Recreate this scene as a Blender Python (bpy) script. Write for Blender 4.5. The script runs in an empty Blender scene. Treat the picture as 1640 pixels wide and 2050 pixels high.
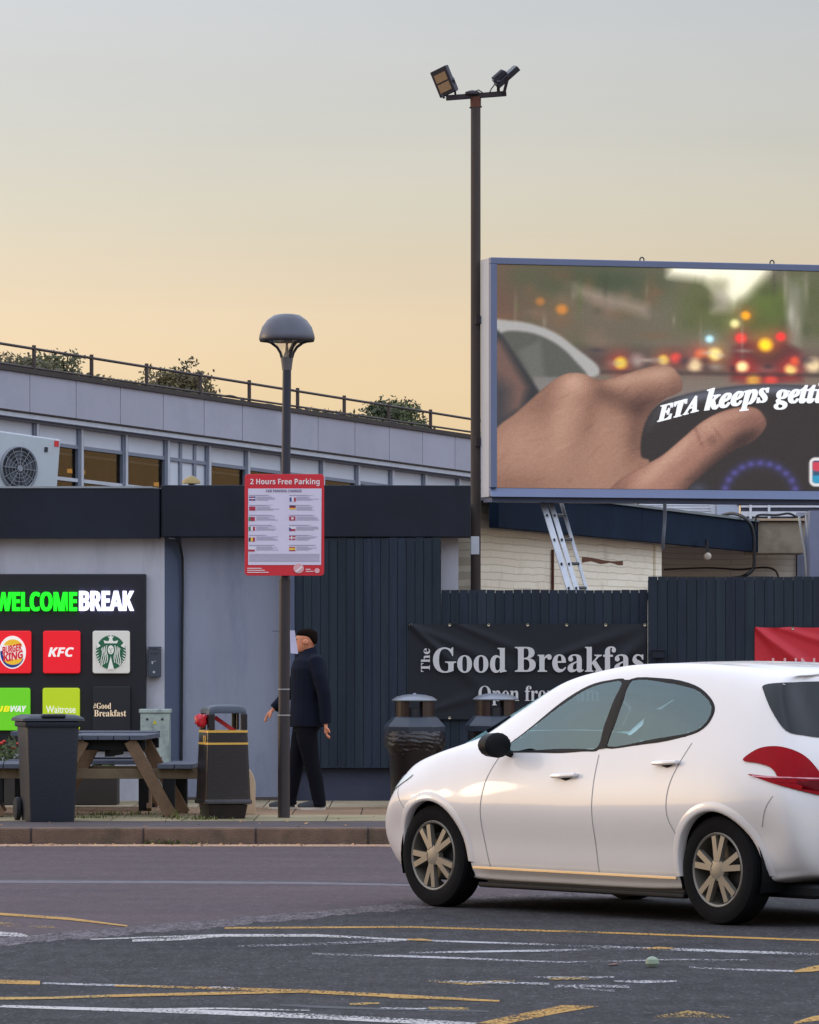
import bpy, bmesh, math, random
import numpy as np
from mathutils import Vector, Matrix
from mathutils.bvhtree import BVHTree
random.seed(7); np.random.seed(7)
sc = bpy.context.scene
COL = sc.collection
R = math.radians

# ------------------------------------------------------------------ camera
F = 10000.0; H = 1.52; HZ = 1310.0          # focal length in photo pixels, eye height, horizon row
cd = bpy.data.cameras.new('camera'); cam = bpy.data.objects.new('camera', cd); COL.objects.link(cam)
cam.location = (0, 0, H); cam.rotation_euler = (R(90), 0, 0)
cd.sensor_fit = 'HORIZONTAL'; cd.sensor_width = 36; cd.lens = F / 1640 * 36
cd.shift_y = (HZ - 1025) / 1640
cd.clip_start = 0.5; cd.clip_end = 3000
sc.camera = cam
sc.view_settings.view_transform = 'Standard'; sc.view_settings.look = 'None'
sc.view_settings.exposure = 0.0; sc.view_settings.gamma = 1

def lin(r, g, b):
    f = lambda c: (c / 255) / 12.92 if c / 255 <= .04045 else ((c / 255 + .055) / 1.055) ** 2.4
    return (f(r), f(g), f(b), 1)

# ------------------------------------------------------------------ sky and sun
SUN_AZ = R(-70); SUN_EL = R(8)               # azimuth measured from +Y towards +X
sd = Vector((math.sin(SUN_AZ) * math.cos(SUN_EL), math.cos(SUN_AZ) * math.cos(SUN_EL), math.sin(SUN_EL)))
W = bpy.data.worlds.new('World'); sc.world = W; W.use_nodes = True
nt = W.node_tree; nt.nodes.clear(); N = nt.nodes.new; L = nt.links.new
out = N('ShaderNodeOutputWorld')
tc = N('ShaderNodeTexCoord'); sep = N('ShaderNodeSeparateXYZ'); L(tc.outputs['Generated'], sep.inputs[0])
mr = N('ShaderNodeMapRange'); mr.inputs[1].default_value = 0; mr.inputs[2].default_value = 0.5
L(sep.outputs['Z'], mr.inputs[0])
cr = N('ShaderNodeValToRGB'); L(mr.outputs[0], cr.inputs[0])
SKY = [(0.0, (230, 204, 168)), (.035, (236, 211, 170)), (.052, (237, 214, 177)), (.065, (236, 215, 183)), (.076, (229, 213, 187)), (.087, (221, 213, 192)),
       (.106, (213, 211, 201)), (.13, (210, 211, 209)), (.16, (207, 210, 213))]
NISH = (.165, .18, .125)                       # what the Nishita layer adds near the horizon
el = cr.color_ramp.elements
for i, (z, c) in enumerate(SKY):
    e = el[i] if i < 2 else el.new(z * 2)
    e.position = z * 2; e.color = [max(.02, lin(*c)[k] - NISH[k]) for k in range(3)] + [1]
for z, c in [(.25, (.72, .80, .98, 1)), (.36, (1.25, 1.36, 1.62, 1)), (.5, (1.3, 1.45, 1.78, 1))]:
    e = el.new(z * 2); e.color = c
# brighter towards the sun's side
mrm = N('ShaderNodeMapRange'); mrm.inputs[1].default_value = -1; mrm.inputs[2].default_value = 1; L(sep.outputs['X'], mrm.inputs[0])
mrx = N('ShaderNodeValToRGB'); L(mrm.outputs[0], mrx.inputs[0])
for i, (x, g) in enumerate([(-1, .85), (-.4, 1.0), (-.16, 1.14), (.16, .84), (.5, 1.05), (1, 1.2)]):
    e = mrx.color_ramp.elements[i] if i < 2 else mrx.color_ramp.elements.new((x + 1) / 2)
    e.position = (x + 1) / 2; e.color = (g, g, g, 1)
crm = N('ShaderNodeMix'); crm.data_type = 'RGBA'; crm.blend_type = 'MULTIPLY'; crm.inputs[0].default_value = 1; L(cr.outputs[0], crm.inputs[6]); skn = N('ShaderNodeTexNoise'); skn.inputs['Scale'].default_value = 9; skn.inputs['Detail'].default_value = 5; skm = N('ShaderNodeMapping'); skm.inputs['Scale'].default_value = (1, 1, 5); L(tc.outputs['Generated'], skm.inputs[0]); L(skm.outputs[0], skn.inputs['Vector'])
skr = N('ShaderNodeMapRange'); skr.inputs[1].default_value = .3; skr.inputs[2].default_value = .7; skr.inputs[3].default_value = .965; skr.inputs[4].default_value = 1.03; L(skn.outputs['Fac'], skr.inputs[0])
skx = N('ShaderNodeMix'); skx.data_type = 'RGBA'; skx.blend_type = 'MULTIPLY'; skx.inputs[0].default_value = 1; L(mrx.outputs[0], skx.inputs[6]); L(skr.outputs[0], skx.inputs[7])
L(skx.outputs[2], crm.inputs[7])
# warm glow low on the left, where the sun is
vm = N('ShaderNodeVectorMath'); vm.operation = 'DOT_PRODUCT'; L(tc.outputs['Generated'], vm.inputs[0]); vm.inputs[1].default_value = sd
mp = N('ShaderNodeMath'); mp.operation = 'MAXIMUM'; L(vm.outputs['Value'], mp.inputs[0]); mp.inputs[1].default_value = 0
mw = N('ShaderNodeMath'); mw.operation = 'POWER'; L(mp.outputs[0], mw.inputs[0]); mw.inputs[1].default_value = 5
mx = N('ShaderNodeMix'); mx.data_type = 'RGBA'; mx.blend_type = 'ADD'
L(mw.outputs[0], mx.inputs[0]); L(crm.outputs[2], mx.inputs[6]); mx.inputs[7].default_value = (.5, .3, .14, 1)
b1 = N('ShaderNodeBackground'); L(mx.outputs[2], b1.inputs[0]); b1.inputs[1].default_value = 1.0
sk = N('ShaderNodeTexSky'); sk.sky_type = 'NISHITA'; sk.sun_disc = False
sk.sun_elevation = SUN_EL; sk.sun_rotation = SUN_AZ
b2 = N('ShaderNodeBackground'); L(sk.outputs[0], b2.inputs[0]); b2.inputs[1].default_value = .05
ad = N('ShaderNodeAddShader'); L(b1.outputs[0], ad.inputs[0]); L(b2.outputs[0], ad.inputs[1]); L(ad.outputs[0], out.inputs[0])
sl = bpy.data.lights.new('sun', 'SUN'); sl.energy = .5; sl.angle = R(12); sl.color = (1, .76, .5)
so = bpy.data.objects.new('sun', sl); COL.objects.link(so)
so.rotation_euler = sd.to_track_quat('Z', 'Y').to_euler()

# ------------------------------------------------------------------ helpers
def P(px, py, Y): return Vector(((px - 820) * Y / F, Y, H + (HZ - py) * Y / F))
def G(px, py, z=0.0):
    Y = (H - z) * F / (py - HZ); return Vector(((px - 820) * Y / F, Y, z))
def XP(px, Y): return (px - 820) * Y / F
def ZP(py, Y): return H + (HZ - py) * Y / F

class MB:
    def __init__(s): s.v = []; s.f = []; s.c = []; s.col = None; s.parts = []
    def add(s, vs, fs, col=None, M=None):
        o = len(s.v); f0 = len(s.f)
        for p in vs:
            p = Vector(p); s.v.append(M @ p if M is not None else p)
        for f in fs: s.f.append([i + o for i in f]); s.c.append(col if col is not None else s.col)
        s.parts.append((o, len(s.v), f0, len(s.f))); return s
    def box(s, a, b, col=None, M=None):
        x0, y0, z0 = [min(a[i], b[i]) for i in range(3)]; x1, y1, z1 = [max(a[i], b[i]) for i in range(3)]
        v = [(x0, y0, z0), (x1, y0, z0), (x1, y1, z0), (x0, y1, z0), (x0, y0, z1), (x1, y0, z1), (x1, y1, z1), (x0, y1, z1)]
        return s.add(v, [(0, 3, 2, 1), (4, 5, 6, 7), (0, 1, 5, 4), (1, 2, 6, 5), (2, 3, 7, 6), (3, 0, 4, 7)], col, M)
    def quad(s, *p, col=None, M=None): return s.add(p, [tuple(range(len(p)))], col, M)
    def beam(s, p, q, w, d, up=(0, 1, 0), col=None):       # rectangular bar from p to q; d is measured along 'up'
        p = Vector(p); q = Vector(q); z = (q - p).normalized(); u = Vector(up); u = (u - z * u.dot(z)).normalized(); x = u.cross(z)
        v = [e + x * a * w / 2 + u * b * d / 2 for e in (p, q) for a, b in ((-1, -1), (1, -1), (1, 1), (-1, 1))]
        return s.add(v, [(3, 2, 1, 0), (4, 5, 6, 7), (0, 1, 5, 4), (1, 2, 6, 5), (2, 3, 7, 6), (3, 0, 4, 7)], col)
    def tube(s, pts, r, n=10, col=None, caps=True):
        pts = [Vector(p) for p in pts]; rs = r if isinstance(r, (list, tuple)) else [r] * len(pts)
        vs = []; fs = []; pu = None
        for i, p in enumerate(pts):
            t = (pts[min(i + 1, len(pts) - 1)] - pts[max(i - 1, 0)]).normalized()
            if pu is None: u = t.orthogonal().normalized()
            else: u = (pu - t * pu.dot(t)).normalized()
            pu = u; w = t.cross(u)
            for k in range(n):
                a = 2 * math.pi * k / n; vs.append(p + (u * math.cos(a) + w * math.sin(a)) * rs[i])
        for i in range(len(pts) - 1):
            for k in range(n):
                k2 = (k + 1) % n; fs.append((i * n + k, i * n + k2, (i + 1) * n + k2, (i + 1) * n + k))
        if caps: fs.append(tuple(range(n - 1, -1, -1))); fs.append(tuple((len(pts) - 1) * n + k for k in range(n)))
        return s.add(vs, fs, col)
    def rings(s, rings, close=(True, True), col=None):     # loft of equal-length closed rings
        n = len(rings[0]); vs = [p for r in rings for p in r]; fs = []
        for i in range(len(rings) - 1):
            for k in range(n):
                k2 = (k + 1) % n; fs.append((i * n + k, i * n + k2, (i + 1) * n + k2, (i + 1) * n + k))
        if close[0]: fs.append(tuple(range(n - 1, -1, -1)))
        if close[1]: fs.append(tuple((len(rings) - 1) * n + k for k in range(n)))
        return s.add(vs, fs, col)
    def lathe(s, prof, n=32, c=(0, 0, 0), axis='z', close=(True, True), col=None):
        rs = []
        for r, z in prof:
            ring = []
            for k in range(n):
                a = 2 * math.pi * k / n; x, y = r * math.cos(a), r * math.sin(a)
                p = (x, y, z) if axis == 'z' else ((x, z, -y) if axis == 'y' else (z, x, y))
                ring.append(Vector(p) + Vector(c))
            rs.append(ring)
        return s.rings(rs, close, col)
    def prism(s, poly, y0, y1, col=None, M=None):          # polygon in (x,z), extruded along y
        n = len(poly); v = [(x, y0, z) for x, z in poly] + [(x, y1, z) for x, z in poly]
        f = [tuple(range(n)), tuple(range(2 * n - 1, n - 1, -1))] + [(i, i + n, (i + 1) % n + n, (i + 1) % n) for i in range(n)]
        return s.add(v, f, col, M)
    def grid(s, nx, ny, fn, colfn=None):
        o = len(s.v)
        for j in range(ny + 1):
            for i in range(nx + 1): s.v.append(Vector(fn(i / nx, j / ny)))
        for j in range(ny):
            for i in range(nx):
                a = o + j * (nx + 1) + i; s.f.append([a, a + 1, a + nx + 2, a + nx + 1])
                s.c.append(colfn((i + .5) / nx, (j + .5) / ny) if colfn else s.col)
        return s
    def pieces(s, name, mat, parent=None, **kw):           # one object for every shape added
        for v0, v1, f0, f1 in s.parts:
            m = MB(); m.v = s.v[v0:v1]; m.f = [[i - v0 for i in f] for f in s.f[f0:f1]]; m.c = s.c[f0:f1]; m.build(name, mat, parent, **kw)
    def build(s, name, mat, parent=None, smooth=False, bevel=0, seg=2, norm=True, loc=None):
        me = bpy.data.meshes.new(name); me.from_pydata([tuple(p) for p in s.v], [], s.f)
        if any(c is not None for c in s.c):
            at = me.color_attributes.new('Col', 'FLOAT_COLOR', 'CORNER')
            buf = np.ones((len(me.loops), 4), np.float32); k = 0
            for f, c in zip(s.f, s.c):
                buf[k:k + len(f), :3] = (c if c is not None else (1, 1, 1))[:3]; k += len(f)
            at.data.foreach_set('color', buf.ravel())
        if norm:
            bm = bmesh.new(); bm.from_mesh(me); bmesh.ops.recalc_face_normals(bm, faces=bm.faces); bm.to_mesh(me); bm.free()
        if smooth:
            me.polygons.foreach_set('use_smooth', [True] * len(me.polygons))
            if smooth != 'all': me.set_sharp_from_angle(angle=R(38))
        o = bpy.data.objects.new(name, me); COL.objects.link(o); me.materials.append(mat)
        if parent: o.parent = parent
        if loc is not None: o.location = loc
        if bevel:
            m = o.modifiers.new('bevel', 'BEVEL'); m.width = bevel; m.segments = seg; m.limit_method = 'ANGLE'; m.angle_limit = R(40)
        return o

def tag(o, label, cat, group=None, kind=None):
    if label: o['label'] = label
    if cat: o['category'] = cat
    if group: o['group'] = group
    if kind: o['kind'] = kind
    return o
def thing(name, label, cat, loc=(0, 0, 0), rz=0, group=None):
    o = bpy.data.objects.new(name, None); COL.objects.link(o); o.location = loc; o.rotation_euler = (0, 0, rz); o.empty_display_size = .1
    return tag(o, label, cat, group)
def struct(o): o['kind'] = 'structure'; return o
def dup(root, loc, rz, label):
    r = root.copy(); COL.objects.link(r); r.location = loc; r.rotation_euler = (0, 0, rz); r['label'] = label
    for ch in list(root.children):
        c = ch.copy(); COL.objects.link(c); c.parent = r
        for g in list(ch.children):
            d = g.copy(); COL.objects.link(d); d.parent = c
    return r

MATS = {}
def mat(name, col, rough=.6, metal=0, var=.12, scale=3., bump=0, bscale=60., coat=0, vc=False, spec=.5, emit=0, stretch=(1, 1, 1), tint2=None, t2scale=1.2, t2amt=.5, space='Object'):
    if name in MATS: return MATS[name]
    m = bpy.data.materials.new(name); m.use_nodes = True; nt = m.node_tree; N = nt.nodes.new; L = nt.links.new
    b = nt.nodes['Principled BSDF']; c = lin(*col)
    tc = N('ShaderNodeTexCoord'); mpn = N('ShaderNodeMapping'); L(tc.outputs[space], mpn.inputs[0]); mpn.inputs['Scale'].default_value = stretch
    n1 = N('ShaderNodeTexNoise'); n1.inputs['Scale'].default_value = scale; n1.inputs['Detail'].default_value = 6; n1.inputs['Roughness'].default_value = .65
    L(mpn.outputs[0], n1.inputs['Vector'])
    r = N('ShaderNodeMapRange'); r.inputs[1].default_value = .25; r.inputs[2].default_value = .75; r.inputs[3].default_value = 1 - var; r.inputs[4].default_value = 1 + var
    L(n1.outputs['Fac'], r.inputs[0])
    base = N('ShaderNodeMix'); base.data_type = 'RGBA'; base.blend_type = 'MULTIPLY'; base.inputs[0].default_value = 1
    base.inputs[6].default_value = c; L(r.outputs[0], base.inputs[7]); o = base.outputs[2]
    if tint2:
        n2 = N('ShaderNodeTexNoise'); n2.inputs['Scale'].default_value = t2scale; n2.inputs['Detail'].default_value = 8; n2.inputs['Roughness'].default_value = .7
        L(mpn.outputs[0], n2.inputs['Vector'])
        r2 = N('ShaderNodeMapRange'); r2.inputs[1].default_value = .5; r2.inputs[2].default_value = .68; r2.inputs[3].default_value = 0; r2.inputs[4].default_value = t2amt
        L(n2.outputs['Fac'], r2.inputs[0])
        k = N('ShaderNodeMix'); k.data_type = 'RGBA'; L(r2.outputs[0], k.inputs[0]); L(o, k.inputs[6]); k.inputs[7].default_value = lin(*tint2); o = k.outputs[2]
    if vc:
        a = N('ShaderNodeAttribute'); a.attribute_name = 'Col'
        k = N('ShaderNodeMix'); k.data_type = 'RGBA'; k.blend_type = 'MULTIPLY'; k.inputs[0].default_value = 1
        L(o, k.inputs[6]); L(a.outputs['Color'], k.inputs[7]); o = k.outputs[2]
    L(o, b.inputs['Base Color'])
    b.inputs['Roughness'].default_value = rough; b.inputs['Metallic'].default_value = metal; b.inputs['Specular IOR Level'].default_value = spec
    if coat: b.inputs['Coat Weight'].default_value = coat; b.inputs['Coat Roughness'].default_value = .04
    if emit: L(o, b.inputs['Emission Color']); b.inputs['Emission Strength'].default_value = emit
    if bump:
        nb = N('ShaderNodeTexNoise'); nb.inputs['Scale'].default_value = bscale; nb.inputs['Detail'].default_value = 5; L(mpn.outputs[0], nb.inputs['Vector'])
        bp = N('ShaderNodeBump'); bp.inputs['Strength'].default_value = min(1, bump); bp.inputs['Distance'].default_value = .01
        L(nb.outputs['Fac'], bp.inputs['Height']); L(bp.outputs[0], b.inputs['Normal'])
    MATS[name] = m; return m
def nodes_of(m): return m.node_tree.nodes, m.node_tree.links

def glass(name, tint, refl_rough=.02, alpha=.75, fk=.9, gcol=(.9, .95, .95, 1)):
    if name in MATS: return MATS[name]
    m = bpy.data.materials.new(name); m.use_nodes = True; nt = m.node_tree; nt.nodes.clear(); N = nt.nodes.new; L = nt.links.new
    o = N('ShaderNodeOutputMaterial'); t = N('ShaderNodeBsdfTransparent'); t.inputs[0].default_value = tint
    g = N('ShaderNodeBsdfGlossy'); g.inputs['Roughness'].default_value = refl_rough; g.inputs['Color'].default_value = gcol
    fr = N('ShaderNodeFresnel'); fr.inputs[0].default_value = 1.55
    mm = N('ShaderNodeMath'); mm.operation = 'MULTIPLY_ADD'; L(fr.outputs[0], mm.inputs[0]); mm.inputs[1].default_value = fk; mm.inputs[2].default_value = alpha
    mx = N('ShaderNodeMixShader'); L(mm.outputs[0], mx.inputs[0]); L(t.outputs[0], mx.inputs[1]); L(g.outputs[0], mx.inputs[2]); L(mx.outputs[0], o.inputs[0])
    MATS[name] = m; return m

def style(s, base):
    o = ''
    for c in s:
        if 'A' <= c <= 'Z': o += chr(base + ord(c) - 65)
        elif 'a' <= c <= 'z': o += chr(base + 26 + ord(c) - 97)
        elif c.isdigit(): o += chr((0x1D7CE if base < 0x1D500 else 0x1D7EC) + ord(c) - 48)
        else: o += c
    return o
SERIF, SERIFI, SANS, SANSI = 0x1D400, 0x1D468, 0x1D5D4, 0x1D63C
def text_mesh(s, base, offset=0, spacing=1.0, extrude=0):
    c = bpy.data.curves.new('lettering', 'FONT'); c.body = style(s, base) if base else s; c.offset = offset; c.space_character = spacing
    c.resolution_u = 5; c.extrude = extrude
    o = bpy.data.objects.new('lettering', c); COL.objects.link(o)
    me = bpy.data.meshes.new_from_object(o.evaluated_get(bpy.context.evaluated_depsgraph_get()))
    bpy.data.objects.remove(o); v = [tuple(x.co) for x in me.vertices]; f = [tuple(p.vertices) for p in me.polygons]
    bpy.data.meshes.remove(me); bpy.data.curves.remove(c); return v, f
def text(name, s, base, x0, x1, z0, z1, y, m, parent=None, offset=0, spacing=1.0, extrude=0, rot=0, warp=None, bold=0):
    # lettering fitted in the box x0..x1, z0..z1 of the local x-z plane, facing -y
    v, f = text_mesh(s, base, offset, spacing, extrude)
    xs = [p[0] for p in v]; ys = [p[1] for p in v]; a, b, c, d = min(xs), max(xs), min(ys), max(ys)
    if rot == 90: v = [(d - p[1] + c - c, p[0], p[2]) for p in v]; xs = [p[0] for p in v]; ys = [p[1] for p in v]; a, b, c, d = min(xs), max(xs), min(ys), max(ys)
    mb = MB(); vv = []
    for p in v:
        u = x0 + (p[0] - a) / (b - a) * (x1 - x0); w = z0 + (p[1] - c) / (d - c) * (z1 - z0)
        if warp: u, w = warp(u, w)
        vv.append((u, y - p[2], w))
    mb.add(vv, f)
    if bold: mb.add([(u + bold, y_ - .0007, w) for u, y_, w in vv], f)
    return mb.build(name, m, parent, norm=False)

def rrect(x0, x1, z0, z1, r, n=5):
    p = []
    for cx, cz, a0 in ((x1 - r, z1 - r, 0), (x0 + r, z1 - r, 90), (x0 + r, z0 + r, 180), (x1 - r, z0 + r, 270)):
        for k in range(n + 1):
            a = R(a0 + 90 * k / n); p.append((cx + r * math.cos(a), cz + r * math.sin(a)))
    return p
def disc(cx, cz, rx, rz, n=28): return [(cx + rx * math.cos(2 * math.pi * k / n), cz + rz * math.sin(2 * math.pi * k / n)) for k in range(n)]

# ------------------------------------------------------------------ road, pavement, kerb
asph = mat('lane_asphalt', (86, 75, 77), .9, spec=.08, var=.16, scale=1.3, bump=.5, bscale=70, stretch=(.5, 1, 1), tint2=(76, 70, 73), t2scale=.7, t2amt=.6)
asph2 = mat('worn_asphalt', (61, 59, 60), .9, spec=.08, var=.22, scale=2.2, bump=.8, bscale=60, stretch=(.6, 1, 1), tint2=(44, 44, 47), t2scale=.6, t2amt=.6)
def speckle(m, thr, col, sc_):      # pale stone chips in the surface
    ns, lk = nodes_of(m); b = ns['Principled BSDF']; old = b.inputs['Base Color'].links[0].from_socket
    tc = ns.new('ShaderNodeTexCoord'); v = ns.new('ShaderNodeTexVoronoi'); v.inputs['Scale'].default_value = sc_; lk.new(tc.outputs['Object'], v.inputs['Vector'])
    sp = ns.new('ShaderNodeSeparateColor'); lk.new(v.outputs['Color'], sp.inputs[0])
    g = ns.new('ShaderNodeMath'); g.operation = 'GREATER_THAN'; g.inputs[1].default_value = thr; lk.new(sp.outputs[0], g.inputs[0])
    d = ns.new('ShaderNodeMath'); d.operation = 'LESS_THAN'; d.inputs[1].default_value = .4; lk.new(v.outputs['Distance'], d.inputs[0])
    mu = ns.new('ShaderNodeMath'); mu.operation = 'MULTIPLY'; lk.new(g.outputs[0], mu.inputs[0]); lk.new(d.outputs[0], mu.inputs[1])
    k = ns.new('ShaderNodeMix'); k.data_type = 'RGBA'; lk.new(mu.outputs[0], k.inputs[0]); lk.new(old, k.inputs[6]); k.inputs[7].default_value = lin(*col)
    lk.new(k.outputs[2], b.inputs['Base Color'])
def grain(m, amt, sx, sy):          # coarse and fine stone grain in the tarmac
    ns, lk = nodes_of(m); b = ns['Principled BSDF']; old = b.inputs['Base Color'].links[0].from_socket; tc = ns.new('ShaderNodeTexCoord')
    for k_, (a_, f) in enumerate(((amt, 1), (amt * .7, .22))):
        mp = ns.new('ShaderNodeMapping'); mp.inputs['Scale'].default_value = (sx * f, sy * f, 1); lk.new(tc.outputs['Object'], mp.inputs[0])
        n = ns.new('ShaderNodeTexNoise'); n.inputs['Scale'].default_value = 1; n.inputs['Detail'].default_value = 3; n.inputs['Roughness'].default_value = .8; lk.new(mp.outputs[0], n.inputs['Vector'])
        r = ns.new('ShaderNodeMapRange'); r.inputs[1].default_value = .35; r.inputs[2].default_value = .65; r.inputs[3].default_value = 1 - a_; r.inputs[4].default_value = 1 + a_; lk.new(n.outputs['Fac'], r.inputs[0])
        k = ns.new('ShaderNodeMix'); k.data_type = 'RGBA'; k.blend_type = 'MULTIPLY'; k.inputs[0].default_value = 1; lk.new(old, k.inputs[6]); lk.new(r.outputs[0], k.inputs[7]); old = k.outputs[2]
    lk.new(old, b.inputs['Base Color'])
grain(asph, .14, 55, 14); grain(asph2, .3, 60, 12)
speckle(asph, .985, (116, 112, 118), 40); speckle(asph2, .972, (104, 106, 110), 44)
gravel = mat('chipping_strip', (92, 85, 87), .9, spec=.08, var=.4, scale=14, bump=1, bscale=40)
grain(gravel, .5, 50, 9); speckle(gravel, .9, (118, 112, 114), 34)
struct(MB().quad((-300, -100, -.004), (300, -100, -.004), (300, 900, -.004), (-300, 900, -.004)).build('ground', asph))
struct(MB().quad((-60, -20, 0), (60, -20, 0), (60, 40, 0), (-60, 40, 0)).build('road', asph))
def gpoly(pts, z, mb, col=None):
    mb.quad(*[G(x, y, 0) + Vector((0, 0, z * .3)) for x, y in pts], col=col)
seam = [(-400, 1917), (-50, 1890), (200, 1868), (420, 1850), (620, 1832), (820, 1813), (1000, 1798), (1300, 1790), (1700, 1786), (2200, 1784)]
m_ = MB()
for (a, b) in zip(seam, seam[1:]):
    p, q = G(*a), G(*b); m_.quad((p.x, p.y, .0014), (q.x, q.y, .0014), (q.x, 2, .0014), (p.x, 2, .0014))
struct(m_.build('road_near_lane', asph2))
m_ = MB()
for i, (a, b) in enumerate(zip(seam, seam[1:])):
    n_ = 36
    for k in range(n_):
        u0, u1 = k / n_, (k + 1) / n_
        f0 = lambda u: (a[0] + (b[0] - a[0]) * u, a[1] + (b[1] - a[1]) * u)
        j = lambda x: 1.2 * math.sin(x * .031) + 1.0 * math.sin(x * .083 + 1) + .9 * math.sin(x * .41) * math.sin(x * .17 + 2) + .8 * math.sin(x * 1.3)
        (x0, y0), (x1, y1) = f0(u0), f0(u1); w0 = 13 + (x0 > 500) * -2; 
        gpoly([(x0, y0 - w0 * .55 + j(x0) * .5), (x1, y1 - w0 * .55 + j(x1) * .5), (x1, y1 + w0 * .7 + j(x1 + 60)), (x0, y0 + w0 * .7 + j(x0 + 60))], .008, m_)
struct(m_.build('chipping_seam', gravel))

def paint(name, col, wear):
    m = mat(name, col, .85, var=.22, scale=6)
    ns, lk = nodes_of(m); b = ns['Principled BSDF']; tc = ns.new('ShaderNodeTexCoord')
    mp_ = ns.new('ShaderNodeMapping'); mp_.inputs['Scale'].default_value = (5.5, 1.3, 1); lk.new(tc.outputs['Object'], mp_.inputs[0])
    n = ns.new('ShaderNodeTexNoise'); n.inputs['Scale'].default_value = 11; n.inputs['Detail'].default_value = 9; n.inputs['Roughness'].default_value = .8; lk.new(mp_.outputs[0], n.inputs['Vector'])
    n3 = ns.new('ShaderNodeTexNoise'); n3.inputs['Scale'].default_value = 1.7; n3.inputs['Detail'].default_value = 4; lk.new(tc.outputs['Object'], n3.inputs['Vector'])
    ad = ns.new('ShaderNodeMath'); ad.operation = 'MULTIPLY_ADD'; lk.new(n3.outputs['Fac'], ad.inputs[0]); ad.inputs[1].default_value = .42; lk.new(n.outputs['Fac'], ad.inputs[2])
    r = ns.new('ShaderNodeMapRange'); r.inputs[1].default_value = wear + .19; r.inputs[2].default_value = wear + .25; r.inputs[4].default_value = .88; lk.new(ad.outputs[0], r.inputs[0]); lk.new(r.outputs[0], b.inputs['Alpha'])
    return m
def line(mb, pts, w, z=.012):          # a painted line: photo points of its centre, with its width in rows
    ws = [v * .82 for v in (w if isinstance(w, (list, tuple)) else [w] * len(pts))]
    for (a, b, wa, wb) in zip(pts, pts[1:], ws, ws[1:]):
        gpoly([(a[0], a[1] - wa / 2), (b[0], b[1] - wb / 2), (b[0], b[1] + wb / 2), (a[0], a[1] + wa / 2)], z, mb)
yl = MB(); yf = MB(); wl = MB(); wf = MB(); gl = MB()
line(yl, [(-80, 1824), (0, 1831), (140, 1841), (255, 1855)], [5, 6, 6, 3])
line(yf, [(-20, 1850), (15, 1852), (42, 1854)], [4, 11, 4]); line(yf, [(58, 1855), (85, 1857), (110, 1857)], [3, 7, 3])
line(wl, [(-80, 1872), (0, 1871), (40, 1873), (55, 1875)], [12, 11, 9, 3])
line(yl, [(450, 1859), (820, 1857), (1200, 1868), (1640, 1884), (2000, 1897)], 4)
line(wl, [(265, 1885), (360, 1882), (440, 1876)], [5, 6, 5], .016); line(wl, [(180, 1882), (320, 1877), (450, 1874), (630, 1874), (820, 1883)], [2, 4, 6, 6, 4])
line(wf, [(820, 1883), (1050, 1891), (1290, 1900), (1640, 1912), (1900, 1920)], [4, 4, 6, 6, 6])
line(wf, [(475, 1896), (650, 1891), (820, 1884)], [4, 6, 4], .016); line(wf, [(820, 1909), (1100, 1905), (1320, 1900)], [4, 5, 5], .016)
line(yl, [(1285, 1902), (1320, 1900), (1350, 1901)], [2, 6, 2], .02); line(yl, [(815, 1883), (845, 1883.5), (865, 1885)], [3, 5, 2], .02)
line(wf, [(625, 1911), (820, 1916), (1000, 1923), (1140, 1928)], [4, 5, 4, 3]); line(wf, [(1140, 1928), (1360, 1923), (1500, 1924)], 3, .016)
line(wf, [(1380, 1938), (1490, 1943), (1600, 1946)], 4); line(yl, [(1590, 1947), (1625, 1942), (1700, 1932)], [4, 13, 16], .016)
line(yl, [(-80, 1966), (0, 1967), (80, 1969)], [10, 10, 9]); line(wf, [(85, 1970), (300, 1976), (430, 1980)], [4, 5, 5])
line(yl, [(230, 1975), (420, 1980), (600, 1986), (820, 1997), (1000, 2006)], [4, 6, 8, 8, 4], .014); line(wl, [(420, 1979), (450, 1980), (480, 1981)], [3, 5, 3], .02)
line(yf, [(-80, 2003), (0, 2001), (100, 2000), (220, 1996)], [8, 7, 5, 6], .016); line(yl, [(220, 1996), (430, 1991), (620, 1987)], [6, 7, 5], .017)
line(wl, [(-80, 2013), (0, 2016), (300, 2025), (420, 2028), (640, 2037), (840, 2047), (1000, 2057)], [6, 6, 8, 11, 12, 12, 12]); line(wl, [(260, 2023), (430, 2021), (620, 2025)], [3, 4, 2], .016)
line(yf, [(857, 2020), (940, 2021)], 6); line(yf, [(700, 2012), (730, 2011), (760, 2010)], [4, 6, 3]); line(wf, [(760, 2020), (820, 2021), (860, 2021)], 4)
line(yf, [(780, 1999), (900, 2001), (930, 2003)], [4, 6, 3], .018)
gpoly([(920, 2058), (1000, 2040), (1125, 2014), (1200, 2016), (1120, 2030), (1035, 2047), (990, 2058)], .012, yl)
line(yf, [(855, 1965), (940, 1970), (1030, 1965)], [4, 8, 6]); line(wf, [(860, 1964), (950, 1968), (1100, 1972)], 5, .016); line(wf, [(1070, 1958), (1130, 1960), (1230, 1958)], [3, 7, 3], .016)
line(yf, [(1100, 1962), (1180, 1961)], 6, .02); line(wf, [(1110, 1976), (1180, 1975), (1260, 1977)], 6); line(wf, [(1150, 1980), (1230, 1986)], 4, .016); line(wf, [(1230, 1966), (1290, 1967), (1355, 1966)], [3, 7, 3])
line(yf, [(1310, 2038), (1380, 2031), (1460, 2038)], [4, 16, 5]); line(yl, [(1590, 2050), (1625, 2042), (1680, 2034)], [4, 12, 14])
struct(yl.build('yellow_road_marking', paint('yellow_line_paint', (176, 132, 56), .44)))
struct(yf.build('worn_yellow_road_marking', paint('worn_yellow_paint', (168, 134, 66), .48)))
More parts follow.
